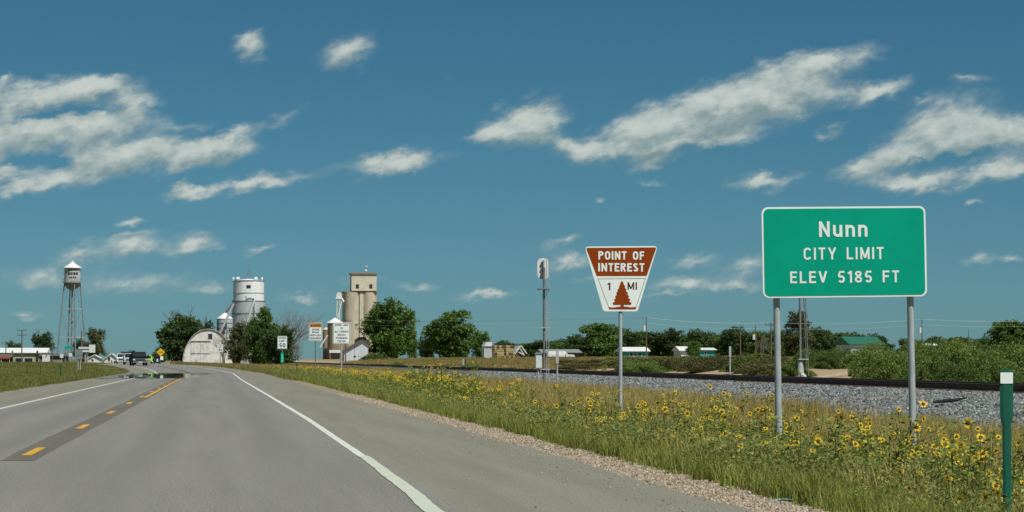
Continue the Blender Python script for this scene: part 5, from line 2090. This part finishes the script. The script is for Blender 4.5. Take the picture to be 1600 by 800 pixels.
MB().cyl((S.lx(512), 0, S.lz(523.5)), (S.lx(500), 0, S.lz(543)), .28, n=8).build('pipe', WHITE, S.t, True)
MB().cyl((S.lx(504.5), 0, S.lz(541.5)), (S.lx(513), 2.0, S.lz(546.5)), .08, n=5).build('stay', GALV_D, S.t)
MB().cyl((S.lx(500), 0, -.3), (S.lx(500), 0, S.lz(543)), .08, n=5).build('prop', GALV_D, S.t)

# ---- white shed with lopsided roof
S = Site('metal_shed', "bluish white lean-to shed with dark sloping roof under the grain elevator", "shed", 556, 600)
t = S.t
pf = [(S.lx(537.8), -.2), (S.lx(574.5), -.2), (S.lx(574.5), S.lz(537.5)), (S.lx(567.5), S.lz(532.3)), (S.lx(537.8), S.lz(549.2))]
wl = MB().prism_y(pf, 0, 9).build('wall', SHED_W, t)


def slab(mb, p, q, y0, y1, th):
    p, q = Vector(p), Vector(q)
    d = (q - p).normalized()
    nn = Vector((-d.y, d.x)) * th
    poly = [p, q, q + nn, p + nn] if nn.y > 0 else [p, p + nn, q + nn, q]
    if nn.y < 0:
        nn = -nn
        poly = [q, p, p + nn, q + nn]
    mb.prism_y([(v.x, v.y) for v in poly], y0, y1)
    return mb


slab(MB(), (S.lx(535.5), S.lz(550.6) + .03), (S.lx(567.6), S.lz(532.3) + .03), -.5, 9.5, .28).build('roof', ROOF_D, t)
slab(MB(), (S.lx(567.7), S.lz(532.3) + .05), (S.lx(576.5), S.lz(538.6) + .05), -.5, 9.5, .22).build('roof', ROOF_D, t)
for i, px_ in enumerate((553.8, )):
    MB().box(S.lx(px_) - .04, S.lx(px_) + .04, -.05, -.002, 0, S.lz(541)).build('door_seam', GALV_D, wl)
MB().box(S.lx(559.8), S.lx(572.6), -.06, -.002, .1, S.lz(558)).build('door_panel', WHITE, wl)
MB().box(S.lx(559.6), S.lx(573), -.09, -.062, S.lz(557.8), S.lz(557.2)).build('door_rail', GALV_D, wl)
MB().box(S.lx(552.5), S.lx(556.5), -.12, -.055, S.lz(557.5), S.lz(556.2)).build('latch', DARK, wl)
MB().box(S.lx(574.6), S.lx(575.2), -.1, .05, 0, S.lz(538)).build('downpipe', WHITE, wl)
S = Site('elevator_annex', "low dark roofed annex between the shed and the silos", "annex", 564, 640)
MB().box(S.lx(556), S.lx(572), 0, 6, -.2, S.lz(531)).build('wall', CONC_B, S.t)
MB().prism_y([(S.lx(555), S.lz(531)), (S.lx(573), S.lz(531)), (S.lx(571), S.lz(526.5)), (S.lx(562), S.lz(526.5))], -.3, 6.3).build('roof', ROOF_D, S.t)


# ------------------------------------------------------------------ houses
def house(name, label, px, d, x0, x1, eave_py, ridge_py, wall, roofm, depth=7.0, gable=False, windows=(), doors=(), group=None, cat='house'):
    S = Site(name, label, cat, px, d, group)
    t = S.t
    a, b = S.lx(x0), S.lx(x1)
    ze, zr = S.lz(eave_py), S.lz(ridge_py)
    if gable:                       # gable end faces the road
        c = (a + b) / 2
        w = MB().prism_y([(a, -.3), (b, -.3), (b, ze), (c, zr), (a, ze)], 0, depth).build('wall', wall, t)
        ov = (b - a) * .06
        sl = (zr - ze) / (c - a)
        slab(MB(), (a - ov, ze - ov * sl + .03), (c, zr + .03), -.4, depth + .4, .16).build('roof', roofm, t)
        slab(MB(), (c + .005, zr + .03), (b + ov, ze - ov * sl + .03), -.4, depth + .4, .16).build('roof', roofm, t)
    else:
        w = MB().box(a, b, 0, depth, -.3, ze).build('wall', wall, t)
        m = MB()
        m.prism_x([(-.45, ze + .02), (depth + .45, ze + .02), (depth + .45, ze + .1), (depth / 2, zr), (-.45, ze + .1)], a - .4, b + .4)
        m.build('roof', roofm, t)
    for (p0, p1, q0, q1) in windows:
        f = MB().box(S.lx(p0) - .08, S.lx(p1) + .08, -.07, -.003, S.lz(q1) - .08, S.lz(q0) + .08).build('window', WHITE, w)
        MB().box(S.lx(p0), S.lx(p1), -.10, -.072, S.lz(q1), S.lz(q0)).build('pane', GLASS, f)
    for (p0, p1, q0) in doors:
        MB().box(S.lx(p0), S.lx(p1), -.06, -.003, 0.02, S.lz(q0)).build('door', DARK, w)
    return S


house('gabled_house', "small white gabled house at the end of the left verge", 174, 620, 163, 185.5, 561, 553.3, WHITE, ROOF_W, 8, True,
      windows=[(169, 172, 558.5, 563.5)], doors=[(178, 182.5, 564), (174, 175.2, 563)])
house('white_house', "pale house partly hidden behind the grey sign frame", 150, 660, 138, 157, 560, 555, WHITE, ROOF_W, 7, True, windows=[(143, 146, 561, 564)])
house('long_white_building', "long low building with broad white roof behind the beige shop", 40, 660, -14, 72, 551.5, 543.3, BEIGE, ROOF_W, 14, cat='building')
S = house('beige_shop', "beige flat roofed shop with two wide dark windows", 34, 600, 18, 58, 552.5, 551.8, BEIGE, CONC_B, 8, windows=[(24, 36, 559.5, 567.5), (38.5, 51, 559.5, 567.5)], cat='shop')
MB().box(S.lx(18), S.lx(20.6), -.3, -.01, -.2, S.lz(548)).build('chimney', CONC_B, S.t)
MB().box(S.lx(57), S.lx(59.4), -.35, .5, -.2, S.lz(548)).build('end_pillar', DARK, S.t)
house('red_shop', "dark shop with faded red awning at the left edge of town", 6, 585, -14, 16, 558, 553.5, DARK, ROOF_D, 8, windows=[(1, 5, 562, 568), (8, 12, 562, 568)], cat='shop')
S = Site('shop_awning', "faded red awning along the front of the dark shop", "awning", 6, 583.5)
MB().prism_x([(-.2, S.lz(560.5)), (1.4, S.lz(558.4)), (1.4, S.lz(557.8)), (-.2, S.lz(559.4))], S.lx(-14), S.lx(16)).build('canopy', RED, S.t)
for px_ in (-12, 2, 15):
    MB().cyl((S.lx(px_), 0, -.3), (S.lx(px_), 0, S.lz(560)), .07, n=6).build('post', WHITE, S.t)
house('dark_store', "dark low store between the beige shop and the water tower", 82, 640, 60, 104, 556.5, 552.5, ROOF_D, ROOF_D, 9, doors=[(96, 100, 560)], cat='shop')
house('turquoise_house', "turquoise house with white roof nearer the tourist sign", 996, 470, 975, 1013, 549.3, 542, TEAL, ROOF_W, 8, windows=[(984, 989, 551, 556), (997, 1002, 551, 556)])
house('turquoise_house', "turquoise house with stepped white roof among the trees", 1108, 480, 1094, 1117, 547.2, 543.2, TEAL, ROOF_W, 7, windows=[(1101, 1104, 549, 553)])
house('white_house', "low white roofed house wing beside the stepped turquoise house", 1082, 500, 1064, 1096, 548.5, 541, WHITE, ROOF_W, 8)
house('green_roof_barn', "barn with long green metal roof above the bank shrubs", 1353, 420, 1329, 1378, 538.5, 525.5, TANK_G, GREEN_R, 10, cat='barn')
house('white_house', "long low white building far off behind the shrubs and poles", 1448, 560, 1428, 1466, 540.5, 536.5, WHITE, ROOF_W, 8)
house('grey_house', "low grey roofed house behind the railway signal mast", 880, 420, 849, 906, 551.5, 545.6, ROOF_D, GREYR, 8)
S = house('white_house', "white house with dark timber gable beside the pallet stack", 812, 460, 806, 821.5, 552, 540.8, ROOF_D, ROOF_W, 7, True)
for (a, b) in (((807, 548), (813.5, 541.6)), ((813.5, 541.6), (821, 551)), ((810, 550), (819.5, 555)), ((812.5, 545), (818, 553))):
    MB().cyl((S.lx(a[0]), -.15, S.lz(a[1])), (S.lx(b[0]), -.15, S.lz(b[1])), .14, n=4).build('gable_board', WHITE, S.t)
S = Site('grey_shed', "small grey metal shed against the pallet stack", "shed", 763, 440)
MB().box(S.lx(756.5), S.lx(768.4), 0, 4, -.3, S.lz(541)).build('wall', TANK_G, S.t)
MB().prism_y([(S.lx(756), S.lz(541)), (S.lx(769), S.lz(541)), (S.lx(768.6), S.lz(534.2)), (S.lx(760), S.lz(534.2))], -.2, 4.2).build('roof', ROOF_W, S.t)

# ---- stacked pallets / crates: four rows
CRATE = [mat("pale_yellow_crate_wood", (0.56, 0.47, 0.24), .8, (0.46, 0.38, 0.18), scale=3, rand=.2), mat("old_brown_crate_wood", (0.24, 0.17, 0.09), .9, (0.17, 0.12, 0.07), scale=3, rand=.2)]
rc = random.Random(9)
d = 436
x0 = gx(769.5, d)
cw, chh = pm(3.55, d), pm(5.6, d)
m_ = []
for kind in (0, 1):
    q = MB()
    q.box(-cw * .46, cw * .46, 0, .55, 0, .10)
    q.box(-cw * .46, cw * .46, 0, .55, chh - .14, chh - .02)
    for sx in (-.42, 0, .42):
        q.box(cw * sx - .03, cw * sx + .03, .03, .5, .102, chh - .142)
    if kind == 0:
        q.box(-cw * .45, cw * .45, -.02, -.002, chh * .40, chh * .68)
    m_.append(q.mesh('crate', CRATE[kind]))
for row in range(4):
    for i in range(10):
        xx = x0 + cw * (i + .5) + rc.uniform(-.03, .03)
        zz = gnd(x0 + cw * 5, d) + .02 + row * chh
        kind = 1 if (i < 1 or rc.random() < .32) else 0
        o = inst('wooden_crate', m_[kind], None, (xx, d + rc.uniform(-.06, .06), zz), (0, 0, rc.uniform(-.05, .05)))
        tag(o, "pale yellow slatted crate in the four-row stack by the grey shed" if kind == 0 else "dark brown slatted crate in the four-row stack by the grey shed", 'crate',
            "crates stacked by the grey shed")

# ------------------------------------------------------------------ railway signals and posts
SIGP = mat("aluminium_signal_paint", (0.50, 0.53, 0.52), 0.5, (0.40, 0.43, 0.42), scale=4, metal=.2)
S = Site('railway_signal', "slim steel railway signal mast with oval white target on top", "railway signal", 850, 120)
t = S.t
zt_ = S.lz(404)
MB().cyl((0, 0, -.4), (0, 0, S.lz(418)), .062, n=10).build('mast', GALV_D, t, True)
oval = poly_round([(S.lx(840.2), S.lz(436)), (S.lx(858.5), S.lz(436)), (S.lx(858.5), S.lz(403)), (S.lx(840.2), S.lz(403))], .28, 6)
bk = MB().prism_y(oval, .14, .17).build('target', WHITE, t)
m_ = MB()
for k, py in enumerate((410, 418.5, 427)):
    MB().cyl((S.lx(847.5), .13, S.lz(py)), (S.lx(847.5), .02, S.lz(py)), .06, n=10).build('lamp_unit', GALV_D, bk)
MB().box(-.03, .03, -.05, .12, S.lz(434), S.lz(406)).build('target_bracket', SIGP, t)
MB().box(S.lx(841.5), S.lx(858), -.3, .5, S.lz(452.4), S.lz(451)).build('platform', GALV_D, t)
for xs in (S.lx(853.5), S.lx(857)):
    MB().cyl((xs, -.12, -.2), (xs, -.12, S.lz(451) if xs < .1 else S.lz(406)), .016, n=5).build('ladder_rail', SIGP, t)
m_ = MB()
for k in range(22):
    z_ = .3 + k * .29
    MB().cyl((S.lx(853.5), -.12, z_), (S.lx(857), -.12, z_), .012, n=4).build('ladder_rung', SIGP, t)
for py in (452, 512, 577):
    MB().box(-.2, .3, -.13, .02, S.lz(py) - .03, S.lz(py) + .03).build('bracket', SIGP, t)
MB().box(-.25, .25, -.25, .25, -.3, .12).build('footing', CONC_L, t)
S = Site('control_box', "white railway equipment box on a short post beside the signal mast", "equipment box", 841.5, 118)
MB().box(S.lx(836.5), S.lx(846), -.15, .2, S.lz(575), S.lz(552.5)).build('cabinet', WHITE, S.t, bevel=.015)
MB().box(S.lx(836), S.lx(846.6), -.2, .25, S.lz(552.4), S.lz(551.2)).build('lid', SIGP, S.t)
MB().cyl((S.lx(841), 0, -.3), (S.lx(841), 0, S.lz(575)), .055, n=8).build('post', SIGP, S.t)
MB().cyl((S.lx(845), 0, -.3), (S.lx(845), 0, S.lz(575)), .022, n=6).build('conduit', SIGP, S.t)
S = Site('marker_post', "plain grey steel marker post right of the railway signal", "post", 870.5, 121)
MB().cyl((0, 0, -.3), (0, 0, S.lz(566)), .045, n=8).build('post', SIGP, S.t)
MB().prism_y(rrect(S.lx(870.5 + 4.6), S.lz(547) - S.lz(568), .02, 0, (S.lz(547) + S.lz(568)) / 2), -.06, -.046).build('plate', SIGP, S.t)
S = Site('marker_post', "thin grey post standing alone beyond the rails in front of dark shrubs", "post", 1140.5, 112)
MB().cyl((0, 0, -.3), (0, 0, S.lz(541)), .04, n=8).build('post', SIGP, S.t)
MB().prism_y(rrect(.1, .5, .01, 0, S.lz(541) - .26), -.055, -.041).build('plate', SIGP, S.t)

S = Site('marker_post', "short grey marker post at the edge of the golden grass rise", "post", 725, 231)
MB().box(S.lx(722.5), S.lx(725.6), -.06, .06, -.3, S.lz(560.5)).build('post', SIGP, S.t)
MB().box(S.lx(725.8), S.lx(727.6), -.02, .04, .1, S.lz(560.8)).build('stake', DARK, S.t)

S = Site('lattice_mast', "grey steel signal mast with ladder rising behind the green sign", "railway mast", 1250.5, 107)
t = S.t
zt_ = 6.4
base_z = 0.1
MB().lathe([(.30, -.3), (.30, base_z), (.17, base_z + .12), (.12, base_z + .62), (.10, base_z + .66)], 12).build('base_cone', SIGP, t)
MB().cyl((0, 0, base_z + .6), (0, 0, zt_), .058, .05, 10).build('mast', GALV_D, t, True)
for dy in (-.16, .16):
    MB().cyl((S.lx(1262), dy, base_z), (S.lx(1254.5), dy, zt_), .022, n=6).build('ladder_rail', GALV_D, t)
for k in range(19):
    z_ = base_z + .2 + k * .3
    f = (z_ - base_z) / (zt_ - base_z)
    xx = S.lx(1262) + (S.lx(1254.5) - S.lx(1262)) * f
    MB().cyl((xx, -.16, z_), (xx, .16, z_), .012, n=4).build('ladder_rung', GALV, t)
for f in (.12, .62, .9):
    z_ = base_z + (zt_ - base_z) * f
    xx = S.lx(1262) + (S.lx(1254.5) - S.lx(1262)) * f
    MB().box(-.12, xx + .03, -.18, .18, z_ - .025, z_ + .025).build('bracket', GALV, t)
MB().box(-.3, .3, -.3, .3, -.3, .02).build('footing', CONC_L, t)

# ------------------------------------------------------------------ utility poles and wires
WIRE = mat("bare_aluminium_wire", (0.62, 0.66, 0.67), .5, (0.5, 0.54, 0.55), scale=1)


def pole(px, d, top_py, arms, label, h_w=1.1, trans=False, rad=.16):
    S = Site('utility_pole', label, 'utility pole', px, d)
    zt_ = S.lz(top_py)
    MB().cyl((0, 0, -.5), (0, 0, zt_), rad, rad * .65, 8).build('pole', POLE, S.t, True)
    for a in arms:
        arm = MB().box(-h_w, h_w, -.22, -.12, zt_ - a - .07, zt_ - a + .07).build('crossarm', POLE, S.t)
        for k in (-.9, -.4, .4, .9):
            MB().cyl((h_w * k, -.17, zt_ - a + .07), (h_w * k, -.17, zt_ - a + .30), .05, n=5).build('insulator', GLASS, arm)
    if trans:
        MB().cyl((-.42, -.1, zt_ - 2.6), (-.42, -.1, zt_ - 1.6), .26, n=10).build('transformer', WHITE, S.t, True)
    return (S.x, d, S.z + zt_)


tops = [pole(1010, 430, 495, (), "slim wooden pole with small white lamp among the trees", trans=True, rad=.13)]
pole(1157, 425, 517, (), "short pale wooden pole in front of the tree row", rad=.13)
pole(1181, 440, 509, (), "dark wooden pole carrying a white transformer can", trans=True)
tops.append(pole(1205, 435, 503, (.6,), "wooden utility pole with crossarm in the tree row"))
pole(1211, 450, 512, (), "thin wooden pole right beside the crossarm pole", rad=.12)
tops.append(pole(1441, 430, 498, (), "lone wooden pole with lamp above the far shrubs", trans=True, rad=.12))
pole(34, 560, 515, (.2, 1.3), "wooden utility pole with two crossarms over the beige shop")
pole(9, 640, 533, (.5,), "short far utility pole at the left end of town")
pole(82, 590, 521, (), "dark bare pole behind the town sign board", rad=.12)
pole(127, 640, 517, (), "wooden pole behind the water tower legs", rad=.2)
pole(1514, 470, 515, (), "thin wooden pole beyond the right hand shrubs", rad=.1)
ends = [(gx(540, 520), 520, gz(499, 520, 540))] + tops + [(gx(1700, 430), 430, gz(496, 430, 1700))]
pole(540, 520, 499, (.4,), "far utility pole half hidden in front of the tan silo")
m_pole = pole(1700, 430, 496, (.4,), "utility pole carrying the wires beyond the delineator")
for j, dz in enumerate((0.0, -1.0)):
    for i in range(len(ends) - 1):
        a, b = Vector(ends[i]), Vector(ends[i + 1])
        pts = []
        for k in range(13):
            f = k / 12
            p = a.lerp(b, f)
            p.z += dz - .1 - 0.5 * 4 * f * (1 - f)
            p.y -= .2
            pts.append(p)
        o = MB().tube(pts, .016 if j else .026, 4).build('overhead_wire', WIRE)
        tag(o, "thin upper overhead wire strung between the utility poles" if j == 0 else "thin lower overhead wire strung between the utility poles", "wire", "overhead wires")

# ------------------------------------------------------------------ left verge furniture
S = Site('sign_frame', "rusty two-rail metal frame standing in the left verge grass", "metal frame", 53, 190)
for px_ in (42, 64):
    MB().cyl((S.lx(px_), 0, -.3), (S.lx(px_), 0, S.lz(571.5)), .035, n=6).build('post', RUSTY, S.t)
for py in (571.5, 583):
    MB().cyl((S.lx(41.5), -.04, S.lz(py)), (S.lx(64.5), -.04, S.lz(py)), .03, n=6).build('rail', RUSTY, S.t)
S = Site('fence_post', "dark green steel post in the left verge grass", "post", 95, 190)
MB().box(-.05, .05, -.03, .03, -.3, S.lz(570)).build('post', GREEN_POST, S.t)
MB().box(-.052, .052, -.045, -.032, S.lz(575), S.lz(570.5)).build('reflector_plate', GREEN_POST, S.t)
S = Site('road_sign', "grey sign back on twin white posts on the left verge", "road sign", 123.5, 260)
for px_ in (122, 125.6):
    MB().cyl((S.lx(px_), 0, -.3), (S.lx(px_), 0, S.lz(547)), .05, n=8).build('post', SIGP, S.t)
MB().box(S.lx(118.3), S.lx(129), -.08, -.055, S.lz(561.5), S.lz(546)).build('panel', ALU, S.t)
MB().box(S.lx(118.3), S.lx(129), -.10, -.082, S.lz(555.2), S.lz(554.6)).build('panel_joint', GALV_D, S.t)
S = Site('town_board', "white and grey roadside board with stepped top near the water tower", "sign board", 135, 480)
for px_ in (133, 137):
    MB().cyl((S.lx(px_), .3, -.3), (S.lx(px_), .3, S.lz(545)), .12, n=8).build('post', SIGP, S.t)
MB().box(S.lx(122.5), S.lx(145), -.1, .1, S.lz(545), S.lz(542)).build('upper_board', WHITE, S.t)
MB().box(S.lx(128.5), S.lx(145), -.1, .1, S.lz(550), S.lz(547.5)).build('lower_board', WHITE, S.t)
MB().box(S.lx(126), S.lx(144.8), -.02, .06, S.lz(547.45), S.lz(545.05)).build('middle_board', ALU, S.t)
MB().box(S.lx(139), S.lx(148.8), -.2, -.11, S.lz(551), S.lz(538.5)).build('end_board', WHITE, S.t)
S = Site('billboard', "white billboard on legs with small red emblem outside the beige shop", "billboard", 71.5, 540)
MB().box(S.lx(66), S.lx(78), -.06, .06, S.lz(565), S.lz(554.5)).build('board', WHITE, S.t)
for px_ in (68.5, 75.5):
    MB().cyl((S.lx(px_), .1, -.3), (S.lx(px_), .1, S.lz(560)), .09, n=6).build('leg', SIGP, S.t)
MB().prism_y([(S.lx(71.3), S.lz(557.5)), (S.lx(73), S.lz(552)), (S.lx(74), S.lz(553.5)), (S.lx(72), S.lz(559.5)), (S.lx(70.2), S.lz(556))], -.1, -.065).build('emblem', RED, S.t)
for px_, py0, py1, lab in ((96.3, 553, 559, "small white roadside sign board under the water tower"), (110, 552, 557, "small pale square sign right of the tower riser")):
    S = Site('small_sign', lab, 'sign', px_, 520)
    MB().box(S.lx(px_ - 2.7), S.lx(px_ + 2.7), -.04, .04, S.lz(py1), S.lz(py0)).build('panel', WHITE, S.t)
    MB().cyl((0, .1, -.3), (0, .1, S.lz(py0 + 1)), .06, n=6).build('post', SIGP, S.t)
S = Site('direction_sign', "small green direction sign in front of the water tower", "road sign", 107.5, 530)
MB().box(S.lx(101), S.lx(112), -.04, .04, S.lz(545), S.lz(541)).build('panel', SIGN_G, S.t)
for px_ in (102.5, 110.5):
    MB().cyl((S.lx(px_), .1, -.3), (S.lx(px_), .1, S.lz(542)), .07, n=6).build('post', GALV_D, S.t)
S = Site('utility_cabinet', "pale yellow utility cabinet in the verge below the billboard", "cabinet", 90, 500)
MB().box(S.lx(83.5), S.lx(97), 0, 1.2, -.2, S.lz(564.2)).build('body', mat("pale_yellow_cabinet", (.50, .46, .30), .7), S.t, bevel=.03)
MB().box(S.lx(83), S.lx(97.5), -.06, 1.26, S.lz(564.1), S.lz(563.5)).build('lid', CONC_L, S.t)

# ------------------------------------------------------------------ vehicles
BLACK = mat("black_car_paint", (0.006, 0.007, 0.010), 0.6, (0.008, 0.009, 0.012), scale=1, spec=.03)
SILVER = mat("silver_white_car_paint", (0.34, 0.38, 0.39), 0.35, (0.3, 0.34, 0.35), scale=1, spec=.4)
CARWHITE = mat("white_car_paint", (0.72, 0.74, 0.74), 0.3, (0.66, 0.68, 0.68), scale=1, spec=.6)
LIME = mat("lime_green_paint", (0.38, 0.62, 0.04), 0.35, (0.33, 0.55, 0.04), scale=1, spec=.5)
CHROME = mat("chrome_trim", (0.62, 0.64, 0.65), 0.15, (0.55, 0.57, 0.58), scale=2, metal=.9)
TYRE = mat("tyre_rubber", (0.018, 0.018, 0.018), 0.9)
SCREEN = mat("dark_windscreen", (0.010, 0.012, 0.014), 0.5, (0.014, 0.016, 0.018), scale=2, spec=.05)
LAMP = mat("headlamp_glass", (0.6, 0.62, 0.62), 0.15, (0.5, 0.52, 0.52), scale=3, spec=.7)


def truck(name, label, px, d, w, h, L, paint, rz, pickup=True, cat='pickup truck'):
    S = Site(name, label, cat, px, d, rz=rz)
    t = S.t
    hw = w / 2
    gc = .38
    hood = h * .60
    t.location.z = S.z + .06
    if pickup:
        body = [(0, gc), (L, gc + .05), (L, hood - .02), (L * .62, hood), (L * .60, hood + .02), (.06, hood - .05), (-.02, hood - .12)]
        cab = [(L * .24, hood - .02), (L * .61, hood - .02), (L * .58, h - .02), (L * .55, h), (L * .36, h), (L * .33, h - .03)]
    else:
        body = [(0, gc), (L, gc + .02), (L, hood + .05), (.06, hood - .04), (-.02, hood - .12)]
        cab = [(L * .22, hood - .06), (L - .02, hood + .03), (L - .1, h - .05), (L - .3, h), (L * .36, h), (L * .33, h - .03)]
    b = MB().prism_x(body, -hw, hw).build('body', paint, t, bevel=.05)
    m = MB()
    n = len(cab)
    base = len(m.v)
    for sx in (-1, 1):
        for (yy, zz) in cab:
            inset = 0.03 + (zz - hood) / max(h - hood, .1) * .14
            m.v.append((sx * (hw - inset), yy, zz))
    m.f.append(tuple(base + n - 1 - k for k in range(n)))
    m.f.append(tuple(base + n + k for k in range(n)))
    for k in range(n):
        k2 = (k + 1) % n
        m.f.append((base + k, base + k2, base + n + k2, base + n + k))
    c = m.build('cab', paint, t, bevel=.03)
    # windscreen follows the front slope of the cab
    y0, z0 = cab[0]
    y1, z1 = cab[-1]
    f0, f1 = .18, .93
    i0, i1 = .16, .24
    MB().quad((-hw + i0, y0 + (y1 - y0) * f0 - .03, z0 + (z1 - z0) * f0), (hw - i0, y0 + (y1 - y0) * f0 - .03, z0 + (z1 - z0) * f0),
              (hw - i1, y0 + (y1 - y0) * f1 - .03, z0 + (z1 - z0) * f1), (-hw + i1, y0 + (y1 - y0) * f1 - .03, z0 + (z1 - z0) * f1)).build('windscreen', SCREEN, c)
    MB().box(-hw * .62, hw * .62, -.07, -.025, gc + .24, hood - .18).build('grille', DARK, b)
    MB().box(-hw * .64, hw * .64, -.09, -.072, hood - .22, hood - .15).build('grille_bar', CHROME, b)
    MB().box(-hw * .64, hw * .64, -.09, -.072, (gc + hood) / 2 - .0, (gc + hood) / 2 + .05).build('grille_bar', CHROME, b)
    MB().box(-hw * .98, hw * .98, -.16, -.03, gc + .02, gc + .20).build('bumper', GALV_D if pickup else paint, b, bevel=.02)
    MB().box(-.26, .26, -.18, -.162, gc + .06, gc + .17).build('number_plate', WHITE, b)
    for sx in (-1, 1):
        MB().box(min(sx * hw * .66, sx * hw * .97), max(sx * hw * .66, sx * hw * .97), -.06, -.02, hood - .40, hood - .19).build('headlight', LAMP, b)
        MB().box(min(sx * (hw + .03), sx * (hw + .26)), max(sx * (hw + .03), sx * (hw + .26)), L * .27, L * .27 + .1, hood + .05, hood + .32).build('wing_mirror', paint if not pickup else BLACK, c)
        for yy in (L * .17, L * .80):
            wv = MB().cyl((sx * (hw - .25), yy, .36), (sx * (hw - .01), yy, .36), .39, n=18).build('wheel', TYRE, t, True)
            MB().cyl((sx * (hw - .02), yy, .36), (sx * (hw + .01), yy, .36), .22, n=12).build('rim', CHROME, wv)
    return t


truck('pickup_truck', "black pickup truck driving towards the viewer on the far bend", 219.3, 322, 2.02, 1.86, 5.6, BLACK, R(7))
truck('suv', "silver white car following the black pickup round the bend", 203.5, 372, 1.9, 1.75, 4.8, SILVER, R(4), False, 'car')
truck('van', "white high fronted truck at the end of the line of oncoming traffic", 190, 470, 1.9, 1.95, 5.4, CARWHITE, R(3), False, 'van')
truck('parked_car', "lime green car half hidden behind the black pickup", 230, 452, 1.8, 1.55, 4.2, LIME, R(0), False, 'car')
S = Site('dumpster', "dark green bin with sloping lid right of the lime car", "dumpster", 245.5, 440)
DG = mat("dark_green_bin_paint", (0.012, 0.04, 0.03), .6, (.01, .03, .024), scale=3)
bd = MB().prism_x([(0, .15), (1.5, .15), (1.6, S.lz(556)), (0, S.lz(557.5))], S.lx(240.2), S.lx(251)).build('body', DG, S.t, bevel=.03)
MB().prism_x([(-.1, S.lz(557.4)), (1.7, S.lz(555.9)), (1.7, S.lz(555.0)), (-.1, S.lz(556.5))], S.lx(240), S.lx(251.2)).build('lid', DARK, S.t)
MB().box(S.lx(244.6), S.lx(247.2), -.02, -.003, S.lz(565), S.lz(561)).build('notice', WHITE, bd)
for px_ in (241.5, 249.7):
    MB().cyl((S.lx(px_), .25, .02), (S.lx(px_), .25, .15), .12, n=8).build('foot', DARK, S.t)
# parked white car among the trees right of the signal
truck('parked_car', "white car parked below the low grey roofed house", 897, 415, 1.8, 1.4, 4.6, CARWHITE, R(80), False, 'car')
# drifted pale board lying on the sand
o = MB().box(-1.2, 1.2, -.14, .14, 0, .06).build('weathered_board', mat("sun_bleached_board", (.48, .43, .35), .9, (.38, .33, .26), scale=4))
x = gx(1293, 103)
o.location = (x, 103, gnd(x, 103) + .05)
o.rotation_euler = (0, R(-7), R(24))
tag(o, "sun bleached board lying on the sandy bank near the mast", "board")
# dark strip of tyre tread lying on the ballast
o = MB()
pts = []
o.tube([(-.42, 0, .02), (-.15, .03, .05), (.12, .0, .07), (.42, -.04, .12)], [.03, .05, .045, .01], 5)
o = o.build('rubber_scrap', TYRE)
xx = gx(1484, 57)
o.location = (xx, 57, float(ballast_z(np.array([xx]), np.array([57.]))[0]) + .04)
tag(o, "dark scrap of rubber lying on the ballast slope", "debris")
o = MB()
o.tube([(-.18, 0, .0), (-.05, .04, .012), (.1, -.02, .008), (.2, .01, .0)], [.006, .018, .02, .005], 6)
o = o.build('plastic_litter', mat("turquoise_litter_plastic", (.06, .19, .15), .6, (.2, .3, .26), scale=12))
xx = gx(1228, 21.5)
o.location = (xx, 21.5, gnd(xx, 21.5) + .02)
tag(o, "crumpled turquoise plastic litter at the gravel edge", "litter")
